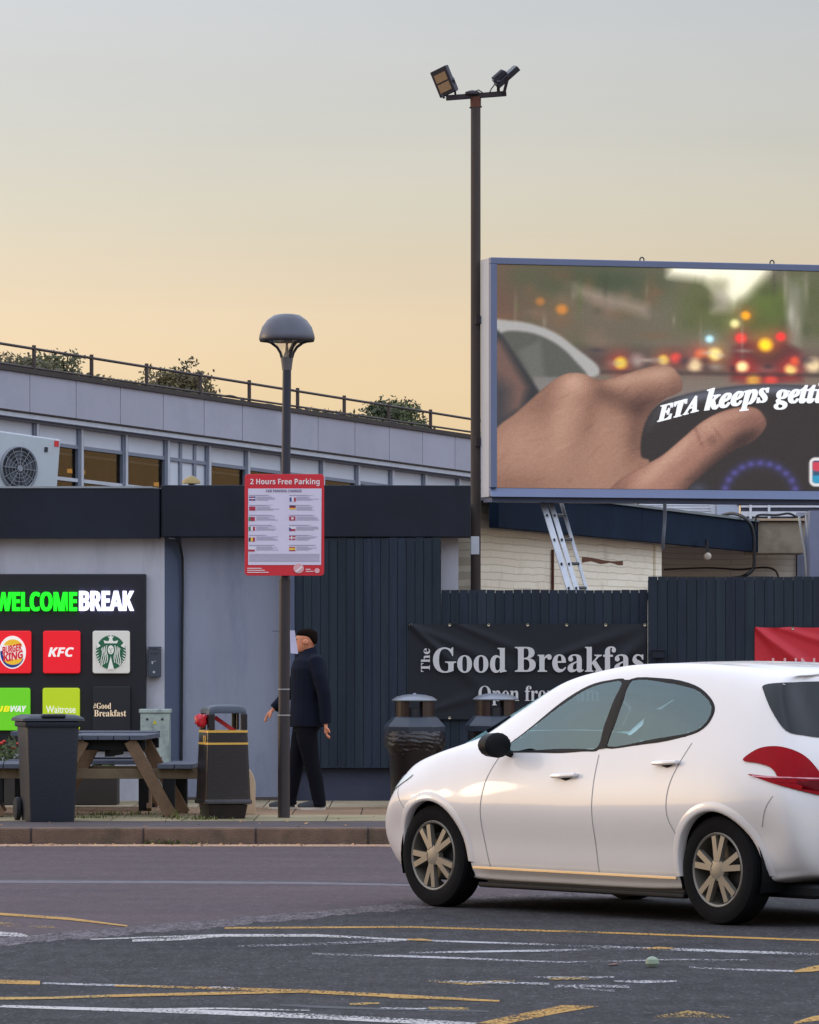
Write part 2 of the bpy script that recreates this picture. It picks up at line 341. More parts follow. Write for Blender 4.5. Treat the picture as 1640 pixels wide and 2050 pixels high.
struct(wl.build('white_road_marking', paint('white_line_paint', (184, 178, 174), .45)))
struct(wf.build('worn_white_road_marking', paint('worn_white_paint', (168, 165, 166), .49)))
line(gl, [(-80, 1764), (0, 1765.5), (300, 1766), (600, 1768), (820, 1772), (1100, 1778)], [8, 7, 7, 6, 5, 4], .004)
struct(gl.build('lane_joint_strip', mat('joint_grit', (108, 102, 106), .9, spec=.08, var=.3, scale=9, bump=.6)))
dk = MB(); line(dk, [(-80, 1763), (0, 1762), (300, 1763), (600, 1765), (820, 1769), (1100, 1775)], 1.4, .008)
line(dk, [(560, 2013), (640, 2017), (760, 2021), (900, 2022)], [3, 6, 5, 4], .009); line(dk, [(840, 2024), (980, 2026)], [5, 3], .009)
struct(dk.build('tar_seam', mat('tar', (30, 30, 34), .7, var=.3)))
# kerb: stones with joints; pavement bands
kst = mat('kerb_stone', (104, 82, 68), .9, var=.3, scale=5, bump=.7, bscale=70, vc=True, tint2=(56, 54, 36), t2scale=2.2, t2amt=.75)
kb = MB(); x = -14.0
JX = [XP(px, 40) for px in (62, 287, 511, 735)]; wst = JX[1] - JX[0]
x = JX[0] - 16 * wst
while x < 14:
    g = random.uniform(.88, 1.12); kb.box((x + .006, 40, -.05), (x + wst - .006, 40.14, .13), (g, g, g)); x += wst
struct(kb.build('kerb', kst, bevel=.015))
tarm = mat('footway_tarmac', (84, 76, 76), .9, spec=.1, var=.2, scale=3, bump=.6, bscale=80)
struct(MB().box((-40, 40.02, -.05), (40, 41.72, .125)).build('pavement_edge', tarm))
slab = mat('slab_concrete', (158, 142, 118), .9, spec=.15, var=.28, scale=2.2, bump=.5, bscale=50, vc=True, tint2=(86, 88, 58), t2scale=1.1, t2amt=.7)
sb = MB(); x = -14
for (y0, y1, c) in ((41.72, 43.25, (.86, .9, .82)), (43.25, 45.4, (.78, .62, .58)), (45.4, 49, (1.05, 1.05, 1.05))):
    x = -14 + random.random() * .5
    while x < 14:
        g = random.uniform(.9, 1.08); y = y0
        while y < y1 - .01:
            ye = min(y + .9, y1); sb.box((x, y + .006, -.05), (x + .588, ye - .004, .13), (c[0] * g, c[1] * g, c[2] * g)); y = ye
        x += .6
struct(sb.build('pavement', slab))
struct(MB().box((-40, 41.7, -.06), (40, 49, .122)).build('pavement_bedding', mat('jointing', (70, 66, 55), .95)))
cs = MB(); line(cs, [(-200, 1693), (0, 1693), (820, 1693.5), (1800, 1694)], 5, .01)
struct(cs.build('gutter_line', paint('gutter_paint', (176, 138, 108), .40)))
wd = mat('weed_green', (92, 98, 52), .8, var=.4, scale=20, vc=True)
wm = MB()
def blade(mb, p, h, lean, w, c):
    a = random.random() * 6.28; d = Vector((math.cos(a), math.sin(a), 0)); s = Vector((-d.y, d.x, 0)) * w; p = Vector(p)
    m = p + d * lean * .4 + Vector((0, 0, h * .7)); t = p + d * lean + Vector((0, 0, h))
    mb.add([p - s, p + s, m + s * .8, m - s * .8, t], [(0, 1, 2, 3), (3, 2, 4)], c)
def weeds(n, cx, cy, rx, ry, z, h):
    for _ in range(n):
        g = random.uniform(.6, 1.4); blade(wm, (random.gauss(cx, rx), random.gauss(cy, ry), z), random.uniform(.3, 1) * h, random.uniform(.2, 1) * h, random.uniform(.003, .008), (g, g, g * .8))
for px, n, z, Y, h in ((340, 60, .0, 39.98, .05), (300, 14, .0, 39.98, .03), (395, 70, .13, 42.0, .04), (180, 60, .13, 42.4, .035), (215, 90, .13, 43.2, .04), (280, 40, .13, 43.4, .035), (352, 22, .13, 42.4, .10)):
    weeds(n, XP(px, Y), Y, .12, .06 if z > .1 else .01, z, h)
tag(wm.build('weeds', wd, norm=False), 'green weeds in the pavement joints and along the kerb', 'weeds', kind='stuff')

# ------------------------------------------------------------------ low building in front
Yf = 47.6
render_l = mat('pale_render', (184, 184, 192), .9, var=.07, scale=1.5, bump=.25, bscale=120, tint2=(150, 150, 160), t2scale=1.6, t2amt=.55, stretch=(2.2, 1, .45))
render_d = mat('grey_render', (140, 144, 160), .9, var=.1, scale=1.2, bump=.25, bscale=120, tint2=(112, 118, 138), t2scale=1.5, t2amt=.6, stretch=(2.2, 1, .45))
pil_m = mat('pilaster_shade', (80, 90, 112), .85, var=.08, scale=2, bump=.2)  # darker colour paints the shade of the corner turned from the glow
fas_m = mat('fascia_paint', (20, 26, 38), .6, var=.35, scale=1.5, bump=.06, bscale=30, spec=.3, tint2=(30, 38, 54), t2scale=1, t2amt=.4)
bl = thing('shop_building', 'low flat-roofed building with grey rendered wall and dark fascia band', 'building', (0, Yf, .1))
ztop, zbot = ZP(971, Yf - .3) - .1, ZP(1075, Yf - .3) - .1
xl, xc0, xc1, xr = XP(-900, Yf), XP(331, Yf), XP(363, Yf), XP(918, Yf)
MB().box((xl, -.15, 0), (xc0, .2, zbot + .02)).build('wall', render_l, bl)['label'] = 'pale grey rendered bay behind the black sign'
MB().prism([(0, 0)] * 3, 0, 0) if False else None
ch = MB(); ch.add([(xc0, -.15, 0), (xc1, 0, 0), (xc1, .2, 0), (xc0, .2, 0), (xc0, -.15, zbot + .02), (xc1, 0, zbot + .02), (xc1, .2, zbot + .02), (xc0, .2, zbot + .02)],
       [(0, 1, 5, 4), (1, 2, 6, 5), (2, 3, 7, 6), (4, 5, 6, 7)]); ch.build('pilaster', pil_m, bl)
MB().box((xc1, .0, 0), (XP(592, Yf), .2, zbot + .02)).build('wall', render_d, bl)
MB().box((XP(592, Yf), .05, 0), (xr, .2, zbot + .02)).build('wall', render_l, bl)
MB().box((xc1 + .01, -.015, 0), (XP(560, Yf), -.001, .06)).build('skirting', mat('skirting_brown', (88, 78, 74), .9, bump=.3), bl)
MB().box((xl, .2, 2.8), (.55, 9, 2.9)).build('roof', mat('roof_felt', (96, 98, 100), .9), bl)
MB().box((xl, 8.8, 0), (.4, 9, 2.8)).build('wall', render_d, bl)
MB().box((.2, .2, 0), (.4, 8.8, 2.8)).build('wall', render_d, bl)
# fascia: left length stands forward and turns in with a rounded corner at the joint
xj = XP(318, Yf)
pr = [(xl, -.315), (xj - .06, -.315), (xj - .01, -.312), (xj + .015, -.30), (xj + .026, -.28), (xj + .03, .15), (xl, .15)]
MB().rings([[(x, y, zbot - .012) for x, y in pr], [(x, y, zbot + .06) for x, y in pr], [(x, y, ztop - .04) for x, y in pr], [(x, y, ztop - .03) for x, y in pr]]).build('fascia', fas_m, bl, smooth=True)
pr = [(xj + .033, -.285), (xj + .05, -.297), (xj + .09, -.3), (XP(760, Yf), -.29), (XP(942, Yf), -.2), (XP(943, Yf), .1), (XP(943, Yf), .18), (xj + .034, .18)]
MB().rings([[(x, y, zbot) for x, y in pr], [(x, y, ztop) for x, y in pr]]).build('fascia', fas_m, bl, bevel=.008)
MB().box((xl, -.325, ztop - .03), (xj - .05, .16, ztop - .012)).build('flashing', mat('flashing_metal', (150, 156, 160), .5, .6), bl)
MB().box((XP(650, Yf), -.05, zbot - .07), (XP(882, Yf), .05, zbot - .004)).build('flashing', mat('white_trim', (176, 180, 190), .7), bl)
vb = MB(); vb.tube([(XP(340, Yf), -.32, zbot - .015), (XP(352, Yf), -.3, zbot - .02), (XP(362, Yf), -.16, zbot - .06), (XP(366, Yf), -.05, zbot - .2), (XP(366, Yf), -.03, zbot - .5), (XP(364.5, Yf), -.03, 1.1), (XP(363.5, Yf), -.03, .3)], .012, 8)
o = vb.build('cable', mat('cable_black', (16, 17, 20), .5), smooth=True); o.location = (0, Yf, .1); tag(o, 'black cable running down the corner of the grey building', 'cable')

# rooftop: air conditioner, vent cowl
ac = thing('air_conditioner', 'white outdoor air conditioning unit with round fan on the roof', 'air conditioner', (XP(50, 51.5), 51.5, ZP(975, 51.5) - .12), R(47))
ac.rotation_euler = (0, R(5), R(40))
acw = mat('enamel_white', (172, 178, 182), .45, var=.06)
aw, ah = .40, .60
dkm = mat('dark_plastic', (34, 36, 42), .5)
cas = MB(); cas.box((-aw, 0, 0), (aw, .34, ah + .06)); cas.build('casing', acw, ac, bevel=.015)
ring = MB(); ring.lathe([(.21, -.001), (.21, -.02), (.222, -.03), (.234, -.02), (.234, -.001)], 40, (-.11, 0, .3), 'y', (False, False)); ring.build('fan_ring', mat('grey_plastic', (120, 124, 130), .5), ac, smooth=True)
dsk = MB(); dsk.prism(disc(-.11, .3, .21, .21, 36), -.004, -.002); dsk.build('fan_opening', dkm, ac)
fb = MB()
for k in range(5):
    a = k * 1.2566; fb.quad(*[(-.11 + r * math.cos(a + t), -.008 - (t > .3) * .008, .3 + r * math.sin(a + t)) for r, t in ((.05, 0), (.18, .05), (.19, .7), (.06, .7))])
fb.pieces('fan_blade', mat('fan_grey', (72, 76, 84), .5), ac)
gd = MB()
for r in (.06, .1, .14, .18):
    gd.tube([(-.11 + r * math.cos(t * .2618), -.03, .3 + r * math.sin(t * .2618)) for t in range(25)], .0025, 5, caps=False)
for k in range(12):
    a = k * .5236; gd.tube([(-.11, -.03, .3), (-.11 + .222 * math.cos(a), -.03, .3 + .222 * math.sin(a))], .003, 5)
gd.lathe([(.001, -.04), (.03, -.04), (.035, -.026)], 16, (-.11, 0, .3), 'y'); gd.build('fan_guard', mat('guard_grey', (128, 132, 138), .4), ac)
MB().box((.32, -.006, ah - .02), (.375, .0, ah + .04)).build('badge', mat('badge_red', (200, 40, 46), .5), ac)
MB().box((.2, -.008, ah - .09), (.24, .0, ah - .04)).build('socket', dkm, ac)
MB().box((-aw - .06, .36, -.2), (-aw - .004, .42, ah + .1)).build('side_post', acw, ac)
MB().box((-aw, -.02, -.14), (-aw + .06, .36, -.002)).box((aw - .06, -.02, -.14), (aw, .36, -.002)).pieces('foot', dkm, ac)
vt = thing('vent_cowl', 'small mushroom vent cowl on the low roof behind the fascia', 'vent', (XP(383, 50), 50, 3.0))
MB().lathe([(.03, 0), (.03, .27)], 12).build('pipe', dkm, vt, smooth=True)
MB().lathe([(.095, .23), (.09, .255), (.06, .285), (.02, .305), (.001, .31)], 20).build('cap', mat('brass_dull', (142, 122, 78), .5, .5, var=.3, scale=14), vt, smooth=True)

# ------------------------------------------------------------------ fences
fcol = mat('fence_paint', (36, 46, 56), .75, var=.2, scale=2.5, bump=.5, bscale=30, vc=True, stretch=(9, 9, .5), tint2=(24, 30, 46), t2scale=1.5, t2amt=.6, spec=.3)
def fence(name, label, px0, px1, ytop, pitch, Y, zb, edge=0):
    x0, x1, zt = XP(px0, Y), XP(px1, Y), ZP(ytop, Y)
    o = thing(name, label, 'fence', (0, Y, 0)); mb = MB(); p = pitch * Y / F; x = x0
    while x < x1 - p * .4:
        xe = min(x + p, x1); g = random.uniform(.8, 1.2); b = random.uniform(.97, 1.06); dz = random.uniform(-.003, .004); dy = random.uniform(-.004, .003)
        mb.box((x + .0022, -.022 + dy, zb), (xe - .0022, .0, zt + dz), (g, g * (2 - b), g * b)); x = xe
    mb.build('boards', fcol, o)
    MB().box((x0, .002, zb + .01), (x1, .012, zt - .03)).build('gap_blocker', mat('gap_blocker_dark', (12, 14, 20), .9), o)  # added dark sheet, stops light showing through the gaps between boards
    MB().box((x0, .014, zt - .22), (x1, .06, zt - .14)).box((x0, .014, zb + .15), (x1, .06, zb + .23)).pieces('rail', fcol, o)
    return o
zfb = ZP(1537, 47.4)
f1 = fence('timber_fence', 'tallest stretch of dark board fence, behind the walking man', 590, 883, 1077, 17.2, 47.35, zfb)
MB().box((XP(582, 47.35), -.03, .13), (XP(590, 47.35) - .002, .02, ZP(1080, 47.35))).build('post', pil_m, f1)
f2 = fence('timber_fence', 'lowest stretch of dark board fence, carrying the black banner', 883.5, 1297, 1181, 18, 47.38, zfb)
f3 = fence('timber_fence', 'dark board fence stretch carrying the red banner', 1297.5, 1990, 1155, 19.4, 47.3, zfb)
pl = MB().box((XP(590, 47.4), 47.42, .1), (XP(2000, 47.4), 47.55, zfb - .004)).build('fence_plinth', mat('plinth_paint', (56, 60, 76), .9, var=.15, scale=2, bump=.3), bevel=.01)
tag(pl, 'dark grey rendered plinth wall under the board fences', 'wall')
jb = thing('junction_box', 'small dark junction box fixed to the fence above the car roof', 'box', (XP(1318, 47.26), 47.26, ZP(1318, 47.26)))
MB().box((-.06, -.06, 0), (.06, 0, .07)).build('casing', fas_m, jb, bevel=.008)
MB().box((-.068, -.068, .071), (.068, 0, .085)).build('cover', fas_m, jb, bevel=.004)

# ------------------------------------------------------------------ banners
def banner(name, label, px0, px1, y0, y1, Y, m, folds, eyelets):
    o = thing(name, label, 'banner', (0, Y, 0)); x0, x1, z0, z1 = XP(px0, Y), XP(px1, Y), ZP(y1, Y), ZP(y0, Y)
    def fn(u, v):
        d = 0
        for (u0, v0, u1, v1, w, a) in folds:
            dx, dy = (u1 - u0) * (x1 - x0), (v1 - v0) * (z1 - z0); l = math.hypot(dx, dy); nx, ny = -dy / l, dx / l
            px_, py_ = (u - u0) * (x1 - x0), (v - v0) * (z1 - z0); t = (px_ * dx + py_ * dy) / l / l; dist = px_ * nx + py_ * ny
            ww = w * (.35 + 1.1 * max(0, min(1, t))); fade = max(0, min(1, 1.2 - abs(t - .35) * 1.2)) if t > -.05 else 0
            d += a * fade * math.exp(-(dist / ww) ** 2)
        sag = -.008 * abs(math.sin(u * eyelets * math.pi)) * (v ** 8)
        return (x0 + (x1 - x0) * u, -.012 - max(-.006, d) + .004 * math.sin(u * 9 + v * 3) * (1 - v), z0 + (z1 - z0) * v + sag)
    MB().grid(110, 44, fn).build('cloth', m, o, smooth='all', norm=False)
    e = MB()
    for k in range(eyelets + 1):
        e.lathe([(.004, -.002), (.013, -.006), (.015, -.002)], 12, (x0 + .02 + (x1 - x0 - .04) * k / eyelets, -.03, z1 - .015), 'y')
        e.lathe([(.004, -.002), (.013, -.006), (.015, -.002)], 12, (x0 + .02 + (x1 - x0 - .04) * k / eyelets, -.03, z0 + .015), 'y')
    e.pieces('eyelet', mat('eyelet_brass', (170, 160, 140), .4, .8), o)
    return o
bk = mat('banner_black', (15, 19, 29), .75, var=.1, scale=3, bump=.05)
b1_ = banner('banner', 'black fabric banner about breakfast, tied to the board fence', 818, 1295, 1248, 1440, 47.33, bk,
   [(0, 1, .3, .35, .05, .03), (0, 1, .45, .5, .05, .016), (.2, 1, .62, .55, .05, .014), (.8, .45, 1, .85, .05, .03), (.55, .6, 1, .98, .05, .018), (.5, .02, .9, .3, .06, .014), (.1, .1, .35, .3, .05, .012)], 6)
wt = mat('lettering_offwhite', (198, 196, 196), .7, var=.05)
fx = lambda p: XP(p, 47.33); fz = lambda p: ZP(p, 47.33)
YT = -.052
text('lettering', 'The', SERIF, fx(843), fx(861), fz(1345), fz(1298), YT, wt, b1_, rot=90)
text('lettering', 'Good', SERIF, fx(867), fx(1014), fz(1347), fz(1296), YT, wt, b1_, offset=.004)
text('lettering', 'Breakfast', SERIF, fx(1031), fx(1332) - .3, fz(1346), fz(1294), YT, wt, b1_, offset=.004) if False else text('lettering', 'Breakfas', SERIF, fx(1031), fx(1289), fz(1346), fz(1294), YT, wt, b1_, offset=.004)
text('lettering', 'Open from 7am', SERIF, fx(958), fx(1200), fz(1412), fz(1372), YT, wt, b1_)
rd = mat('banner_red', (188, 26, 42), .55, var=.1, scale=3, bump=.05)
b2_ = banner('banner', 'red fabric banner tied to the fence beyond the car roof', 1511, 1950, 1255, 1440, 47.27, rd,
   [(0, 1, .32, .4, .05, .045), (0, 1, .2, .45, .04, .02), (.1, 1, .5, .7, .04, .018)], 6)
text('lettering', 'LUNCH', None, XP(1545, 47.27), XP(1700, 47.27), ZP(1354, 47.27), ZP(1317, 47.27), -.06, mat('lettering_pale_red', (225, 170, 170), .7), b2_, spacing=1.1)

# ------------------------------------------------------------------ black sign board
sg = thing('sign_board', 'black wall sign board with lit green and white lettering and brand tiles', 'sign', (0, Yf - .15, 0))
S = Yf - .2
sx_ = lambda p: XP(p, S); sz_ = lambda p: ZP(p, S)
MB().box((sx_(-46), -.1, sz_(1497)), (sx_(293), -.003, sz_(1149))).build('board', mat('sign_black', (15, 18, 30), .4, var=.12, scale=2), sg, bevel=.01)
def lit(name, c, e): return mat(name, c, .5, var=.02, emit=e)
gr_, wh_ = lit('lit_green', (22, 230, 30), .9), lit('lit_white', (232, 232, 255), 1.15)
text('letters', 'WELCOME', SANS, sx_(-9), sx_(154), sz_(1224), sz_(1185), -.13, gr_, sg, offset=.01, spacing=.95, extrude=.03, bold=.006)['label'] = 'lit green letters'
text('letters', 'BREAK', SANS, sx_(159.5), sx_(268), sz_(1223), sz_(1183), -.13, wh_, sg, offset=.01, spacing=.95, extrude=.03, bold=.006)['label'] = 'lit white letters'
def tile(px0, px1, py0, py1, c, e, label):
    x0, x1, z0, z1 = sx_(px0), sx_(px1), sz_(py1), sz_(py0)
    t = MB(); t.prism(rrect(x0, x1, z0, z1, .022), -.165, -.103)
    o = t.build('tile', lit('tile_' + label.split()[0], c, e), sg, bevel=.006); o['label'] = label; return o
def flat(name, polys, y, m, parent):
    mb = MB()
    for i, p in enumerate(polys): mb.quad(*[(x, y - i * .0006, z) for x, z in p])
    return mb.build(name, m, parent, norm=False)
tA = tile(-10, 64, 1263, 1348, (214, 16, 30), .55, 'red lit tile with a round burger emblem')
tB = tile(88, 162, 1263, 1348, (214, 12, 30), .55, 'scarlet lit tile with three white capitals')
tC = tile(187, 261, 1263, 1348, (196, 192, 184), .35, 'white lit tile with a round green emblem')
tD = tile(-12, 62, 1377, 1462, (98, 190, 22), .5, 'green lit tile with yellow and white lettering')
tE = tile(87, 161, 1377, 1462, (168, 190, 20), .5, 'lime lit tile with thin white lettering')
tF = tile(187, 262, 1374, 1466, (24, 26, 32), .0, 'black tile with cream serif lettering')
y_ = -.172
ltw, lty, ltb = lit('logo_white', (226, 222, 216), .5), lit('logo_yellow', (222, 172, 40), .45), lit('logo_blue', (24, 52, 128), .3)
ltr, ltg, ltk = lit('logo_red', (196, 26, 40), .4), lit('logo_green', (22, 84, 56), .3), lit('logo_cream', (232, 204, 168), .4)
ltd, ltv = lit('logo_skin', (206, 204, 196), .35), lit('logo_lemon', (232, 216, 30), .55)
# burger emblem
E_ = lambda cx, cy, rx, ry, n=28: [(sx_(x), sz_(y)) for x, y in disc(cx, cy, rx, ry, n)]
pp = lambda pts: [(sx_(x), sz_(y)) for x, y in pts]
flat('logo', [E_(27, 1306, 27, 33)], y_, ltw, tA)
arc = lambda cx, cy, rx, ry, a0, a1, n=14: [(cx + rx * math.cos(R(a0 + (a1 - a0) * k / n)), cy + ry * math.sin(R(a0 + (a1 - a0) * k / n))) for k in range(n + 1)]
flat('logo', [pp(arc(27, 1306, 24.5, 30.5, 25, 185) + arc(27, 1303, 20, 26, 180, 35))], y_ - .002, ltb, tA)
flat('logo', [pp(arc(28, 1296, 19, 16, 195, 350)), pp(arc(28, 1317, 19, 14, 5, 160))], y_ - .003, lty, tA)
wp = lambda cx, k: (lambda u, w: (u, w + (u - sx_(cx)) * k))
text('lettering', 'BURGER', SANS, sx_(7), sx_(46), sz_(1306), sz_(1291), y_ - .006, ltr, tA, offset=.02, spacing=.9, warp=wp(27, .2))
text('lettering', 'KING', SANS, sx_(9), sx_(48), sz_(1322), sz_(1306), y_ - .007, ltr, tA, offset=.02, spacing=.9, warp=wp(27, .2))
text('lettering', 'KFC', SANSI, sx_(98), sx_(150), sz_(1315), sz_(1296), y_, ltw, tB, offset=.015)
# round green emblem: disc, crown with star, face, wavy hair and scales, drawn plainly
flat('logo', [E_(223.5, 1306, 30, 34, 40)], y_, ltg, tC)
star = [(223.5 + (7 if k % 2 == 0 else 3) * math.sin(k * .6283), 1277 - (8 if k % 2 == 0 else 3.2) * math.cos(k * .6283)) for k in range(10)]
wv = [pp(star), pp([(211, 1288), (236, 1288), (238, 1282), (230, 1284), (223.5, 1280), (217, 1284), (209, 1282)]), E_(223.5, 1301, 6.2, 9)]
for s_ in (-1, 1):
    for j in range(4):
        a = [(223.5 + s_ * (8 + j * 3.4 + 1.6 * math.sin(t * 1.3 + j)), 1292 + j * 2 + t * 7) for t in range(6)]
        wv.append(pp([(x - .8, y) for x, y in a] + [(x + .8, y) for x, y in reversed(a)]))
    for j in range(6):
        wv.append(pp([(223.5 + s_ * (30.5 - j * 1.0), 1302 + j * 5.6), (223.5 + s_ * (23.5 - j * .6), 1300 + j * 5.2), (223.5 + s_ * (30.5 - j * 1.3), 1304.6 + j * 5.6)]))
    wv.append(pp([(223.5 + s_ * 20, 1293), (223.5 + s_ * 27, 1286), (223.5 + s_ * 28, 1298)]))
wv.append(pp([(217, 1340), (223.5, 1314), (230, 1340)]))
flat('logo', wv, y_ - .002, ltd, tC)
flat('logo', [E_(221, 1299, 1.1, .9, 8), E_(226, 1299, 1.1, .9, 8), pp([(222.9, 1300), (224.1, 1300), (224.3, 1304), (222.7, 1304)]), E_(223.5, 1306.4, 1.8, .7, 8)], y_ - .016, ltg, tC)
text('lettering', 'SUB', SANSI, sx_(-18), sx_(22), sz_(1425), sz_(1413), y_, ltv, tD, offset=.02); text('lettering', 'WAY', SANSI, sx_(23), sx_(55), sz_(1425), sz_(1413), y_, ltw, tD, offset=.02)
text('lettering', 'Waitrose', None, sx_(94), sx_(153), sz_(1427), sz_(1413), y_, ltw, tE, offset=.006)
text('lettering', 'The', SERIF, sx_(189), sx_(194), sz_(1418), sz_(1408), y_, ltk, tF, rot=90)
text('lettering', 'Good', SERIF, sx_(195), sx_(224), sz_(1419), sz_(1407), y_, ltk, tF); text('lettering', 'Breakfast', SERIF, sx_(190), sx_(254), sz_(1434), sz_(1421), y_, ltk, tF)

# cigarette bin on the wall, electric cabinet, leaning board
cb = thing('ashtray_box', 'dark grey wall-mounted ashtray box beside the black sign', 'ashtray', (XP(310, 47.4), 47.44, ZP(1356, 47.4)))
wb = 25 * .00474 / 2
gm = mat('anthracite', (58, 64, 76), .5, var=.1)
MB().box((-wb, -.09, 0), (wb, -.004, .27)).build('casing', gm, cb, bevel=.008)
MB().prism([(-wb - .004, .274), (wb + .006, .274), (wb + .002, .292), (-wb, .292)], -.1, -.004).build('lid', gm, cb, bevel=.004)
hs = MB()
for k in (-1, 0, 1): hs.prism(disc(k * .026 - .003, .225, .009, .009, 12), -.0925, -.091)
hs.pieces('stub_hole', dkm, cb)
flat('marking', [[(-.03, .15), (-.012, .155), (-.016, .125), (-.026, .125)], [(-.008, .15), (.012, .158), (.012, .153), (-.006, .145)], disc(-.006, .05, .012, .012, 12)], -.0935, mat('marking_grey', (170, 174, 180), .6), cb)
cab = thing('electric_cabinet', 'mottled grey-green electric cabinet beside the picnic table', 'cabinet', (XP(310, 46.6), 46.6, .13))
galv = mat('galvanised', (160, 172, 164), .6, .2, var=.25, scale=7, tint2=(108, 116, 120), t2scale=5, t2amt=.9)
hw = 29 * .00466
MB().box((-hw, 0, .06), (hw, .3, ZP(1428, 46.6) - .13)).build('casing', galv, cab, bevel=.006)
MB().box((-hw - .012, -.012, ZP(1428, 46.6) - .128), (hw + .012, .31, ZP(1424, 46.6) - .11)).build('cover', galv, cab, bevel=.006)
MB().box((-hw + .01, .02, 0), (hw - .01, .28, .06)).build('plinth', mat('concrete_grey', (120, 120, 112), .9), cab)
flat('warning_label', [[(-.02, ZP(1450, 46.6) - .13), (.02, ZP(1450, 46.6) - .13), (0, ZP(1440, 46.6) - .13)]], -.004, mat('warn_yellow', (190, 180, 60), .6), cab)
lk_ = MB()
for s_ in (-.07, .07): lk_.lathe([(.001, -.01), (.01, -.01), (.012, -.001)], 10, (s_, 0, ZP(1440, 46.6) - .13), 'y')
lk_.pieces('lock', dkm, cab)
wbd = thing('timber_board', 'cream round-shouldered board leaning behind the litter bin', 'board', (XP(494, 43.4), 43.4, .13), R(0))
MB().prism([(-.2, 0), (.075, 0), (.075, .27), (.06, .33), (.03, .385), (-.02, .42), (-.2, .43)], 0, .035).build('board', mat('cream_wood', (186, 160, 130), .8, var=.12, scale=5, bump=.2), wbd, bevel=.004)

# ------------------------------------------------------------------ glazed building behind
A = Vector((XP(0, 110), 110)); B = Vector((XP(940, 130), 130)); D = (B - A); LB = D.length; D.normalize()
def s_at(px, A=A, D=D):      # distance along the wall line A+sD seen at photo column px
    k = (px - 820) / F; return (k * A.y - A.x) / (D.x - k * D.y)
gb = thing('office_building', 'long white-panelled building with window band and roof railing behind', 'building', (A.x, A.y, 0), math.atan2(D.y, D.x))
fall = -.66 / LB
def zz(z, s): return z + fall * s
def slab_(mb, s0, s1, z0, z1, y0, y1, col=None):
    v = [(s, y, zz(z, s)) for s, y, z in ((s0, y0, z0), (s1, y0, z0), (s1, y1, z0), (s0, y1, z0), (s0, y0, z1), (s1, y0, z1), (s1, y1, z1), (s0, y1, z1))]
    mb.add(v, [(0, 3, 2, 1), (4, 5, 6, 7), (0, 1, 5, 4), (1, 2, 6, 5), (2, 3, 7, 6), (3, 0, 4, 7)], col)
cl = mat('cladding_white', (154, 154, 166), .55, var=.06, scale=.7, vc=True, tint2=(136, 138, 150), t2scale=.5, t2amt=.5)
trim = mat('frame_grey', (116, 124, 140), .5, .2, var=.08)
frm_l = mat('frame_pale', (176, 182, 192), .5, .2)
S0, S1 = -9.0, LB + 9
joint = [s_at(p) for p in (33, 126, 215, 301, 383, 460, 540, 612, 686, 755, 822, 887)]
js = [S0] + [joint[0] - 2.1 * k for k in (3, 2, 1)] + joint + [joint[-1] + 1.9 * k for k in (1, 2, 3, 4)] + [S1]
fm = MB()
for a, b in zip(js, js[1:]): 
    g = random.uniform(.96, 1.04); slab_(fm, a + .012, b - .012, 6.9, 7.74, -.35, -.05, (g, g, g))
fm.build('fascia', cl, gb)
e = MB(); slab_(e, S0, S1, 7.745, 7.85, -.4, 1.2); slab_(e, S0, S1, 6.87, 6.895, -.34, .1); e.build('roof_edge', mat('edge_brown', (58, 50, 46), .8, var=.3, scale=1.5), gb)
e = MB(); slab_(e, S0, S1, 6.76, 6.86, -.3, .1); e.build('soffit_strip', frm_l, gb)
mul = [s_at(p) for p in (69, 158, 247, 331, 414, 492, 566, 642, 713, 781, 847, 915)]
md = mul[1] - mul[0]
mul = [mul[0] - md * k for k in (4, 3, 2, 1)] + mul + [mul[-1] + 1.9 * k for k in (1, 2, 3)]
for s in mul:
    mb = MB(); slab_(mb, s - .12, s + .12, 2.0, 6.70, -.06, .1); m2 = MB(); slab_(m2, s - .045, s + .045, 2.0, 6.70, -.1, -.061)
    o = mb.build('mullion', trim, gb); m2.build('mullion_cap', frm_l, o)
e = MB(); slab_(e, S0, S1, 6.702, 6.758, -.12, .12); e.build('window_head', trim, gb)
e = MB(); slab_(e, S0, S1, 6.25, 6.33, -.05, .08); e.build('transom', trim, gb)
e = MB(); slab_(e, S0, S1, 5.5, 5.58, -.05, .08); e.build('transom', frm_l, gb)
wg = glass('window_glass', (.5, .42, .36, 1), .05, .0, .3)
cl2 = mat('spandrel_white', (188, 194, 204), .5, var=.06, scale=1)
for i, (a, b) in enumerate(zip(mul, mul[1:])):
    mb = MB(); slab_(mb, a + .12, b - .12, 6.33, 6.70, -.01, .04); mb.build('spandrel', cl2, gb)
    if i == 7:
        mb = MB(); slab_(mb, a + .12, b - .12, 2, 6.25, .0, .04); mb.build('spandrel', cl2, gb)
        mb = MB()
        for q in (.34, .68): slab_(mb, a + (b - a) * q - .06, a + (b - a) * q + .06, 2, 6.70, -.04, -.012)
        mb.build('frame', trim, gb)
        continue
    mb = MB(); slab_(mb, a + .12, b - .12, 2.0, 6.25, .02, .03); mb.build('window', wg, gb)
inr = MB(); slab_(inr, S0, S1, 1.5, 6.5, 3.4, 3.5); slab_(inr, S0, S1, 6.55, 6.65, .15, 3.4); slab_(inr, S0, S1, 1.5, 2.0, .15, 3.4)
inr.build('interior_wall', mat('interior_brown', (34, 20, 17), .9, var=.5, scale=1.2), gb)
lp = MB()
for px, dz, w in ((133, 5.72, .5), (183, 6.12, .55), (208, 6.12, .25), (275, 5.98, .35), (292, 5.98, .15), (165, 5.3, .25), (445, 5.9, .3)):
    s = s_at(px) + .5; slab_(lp, s - w / 2, s + w / 2, dz - .045, dz + .045, 2.0, 2.1)
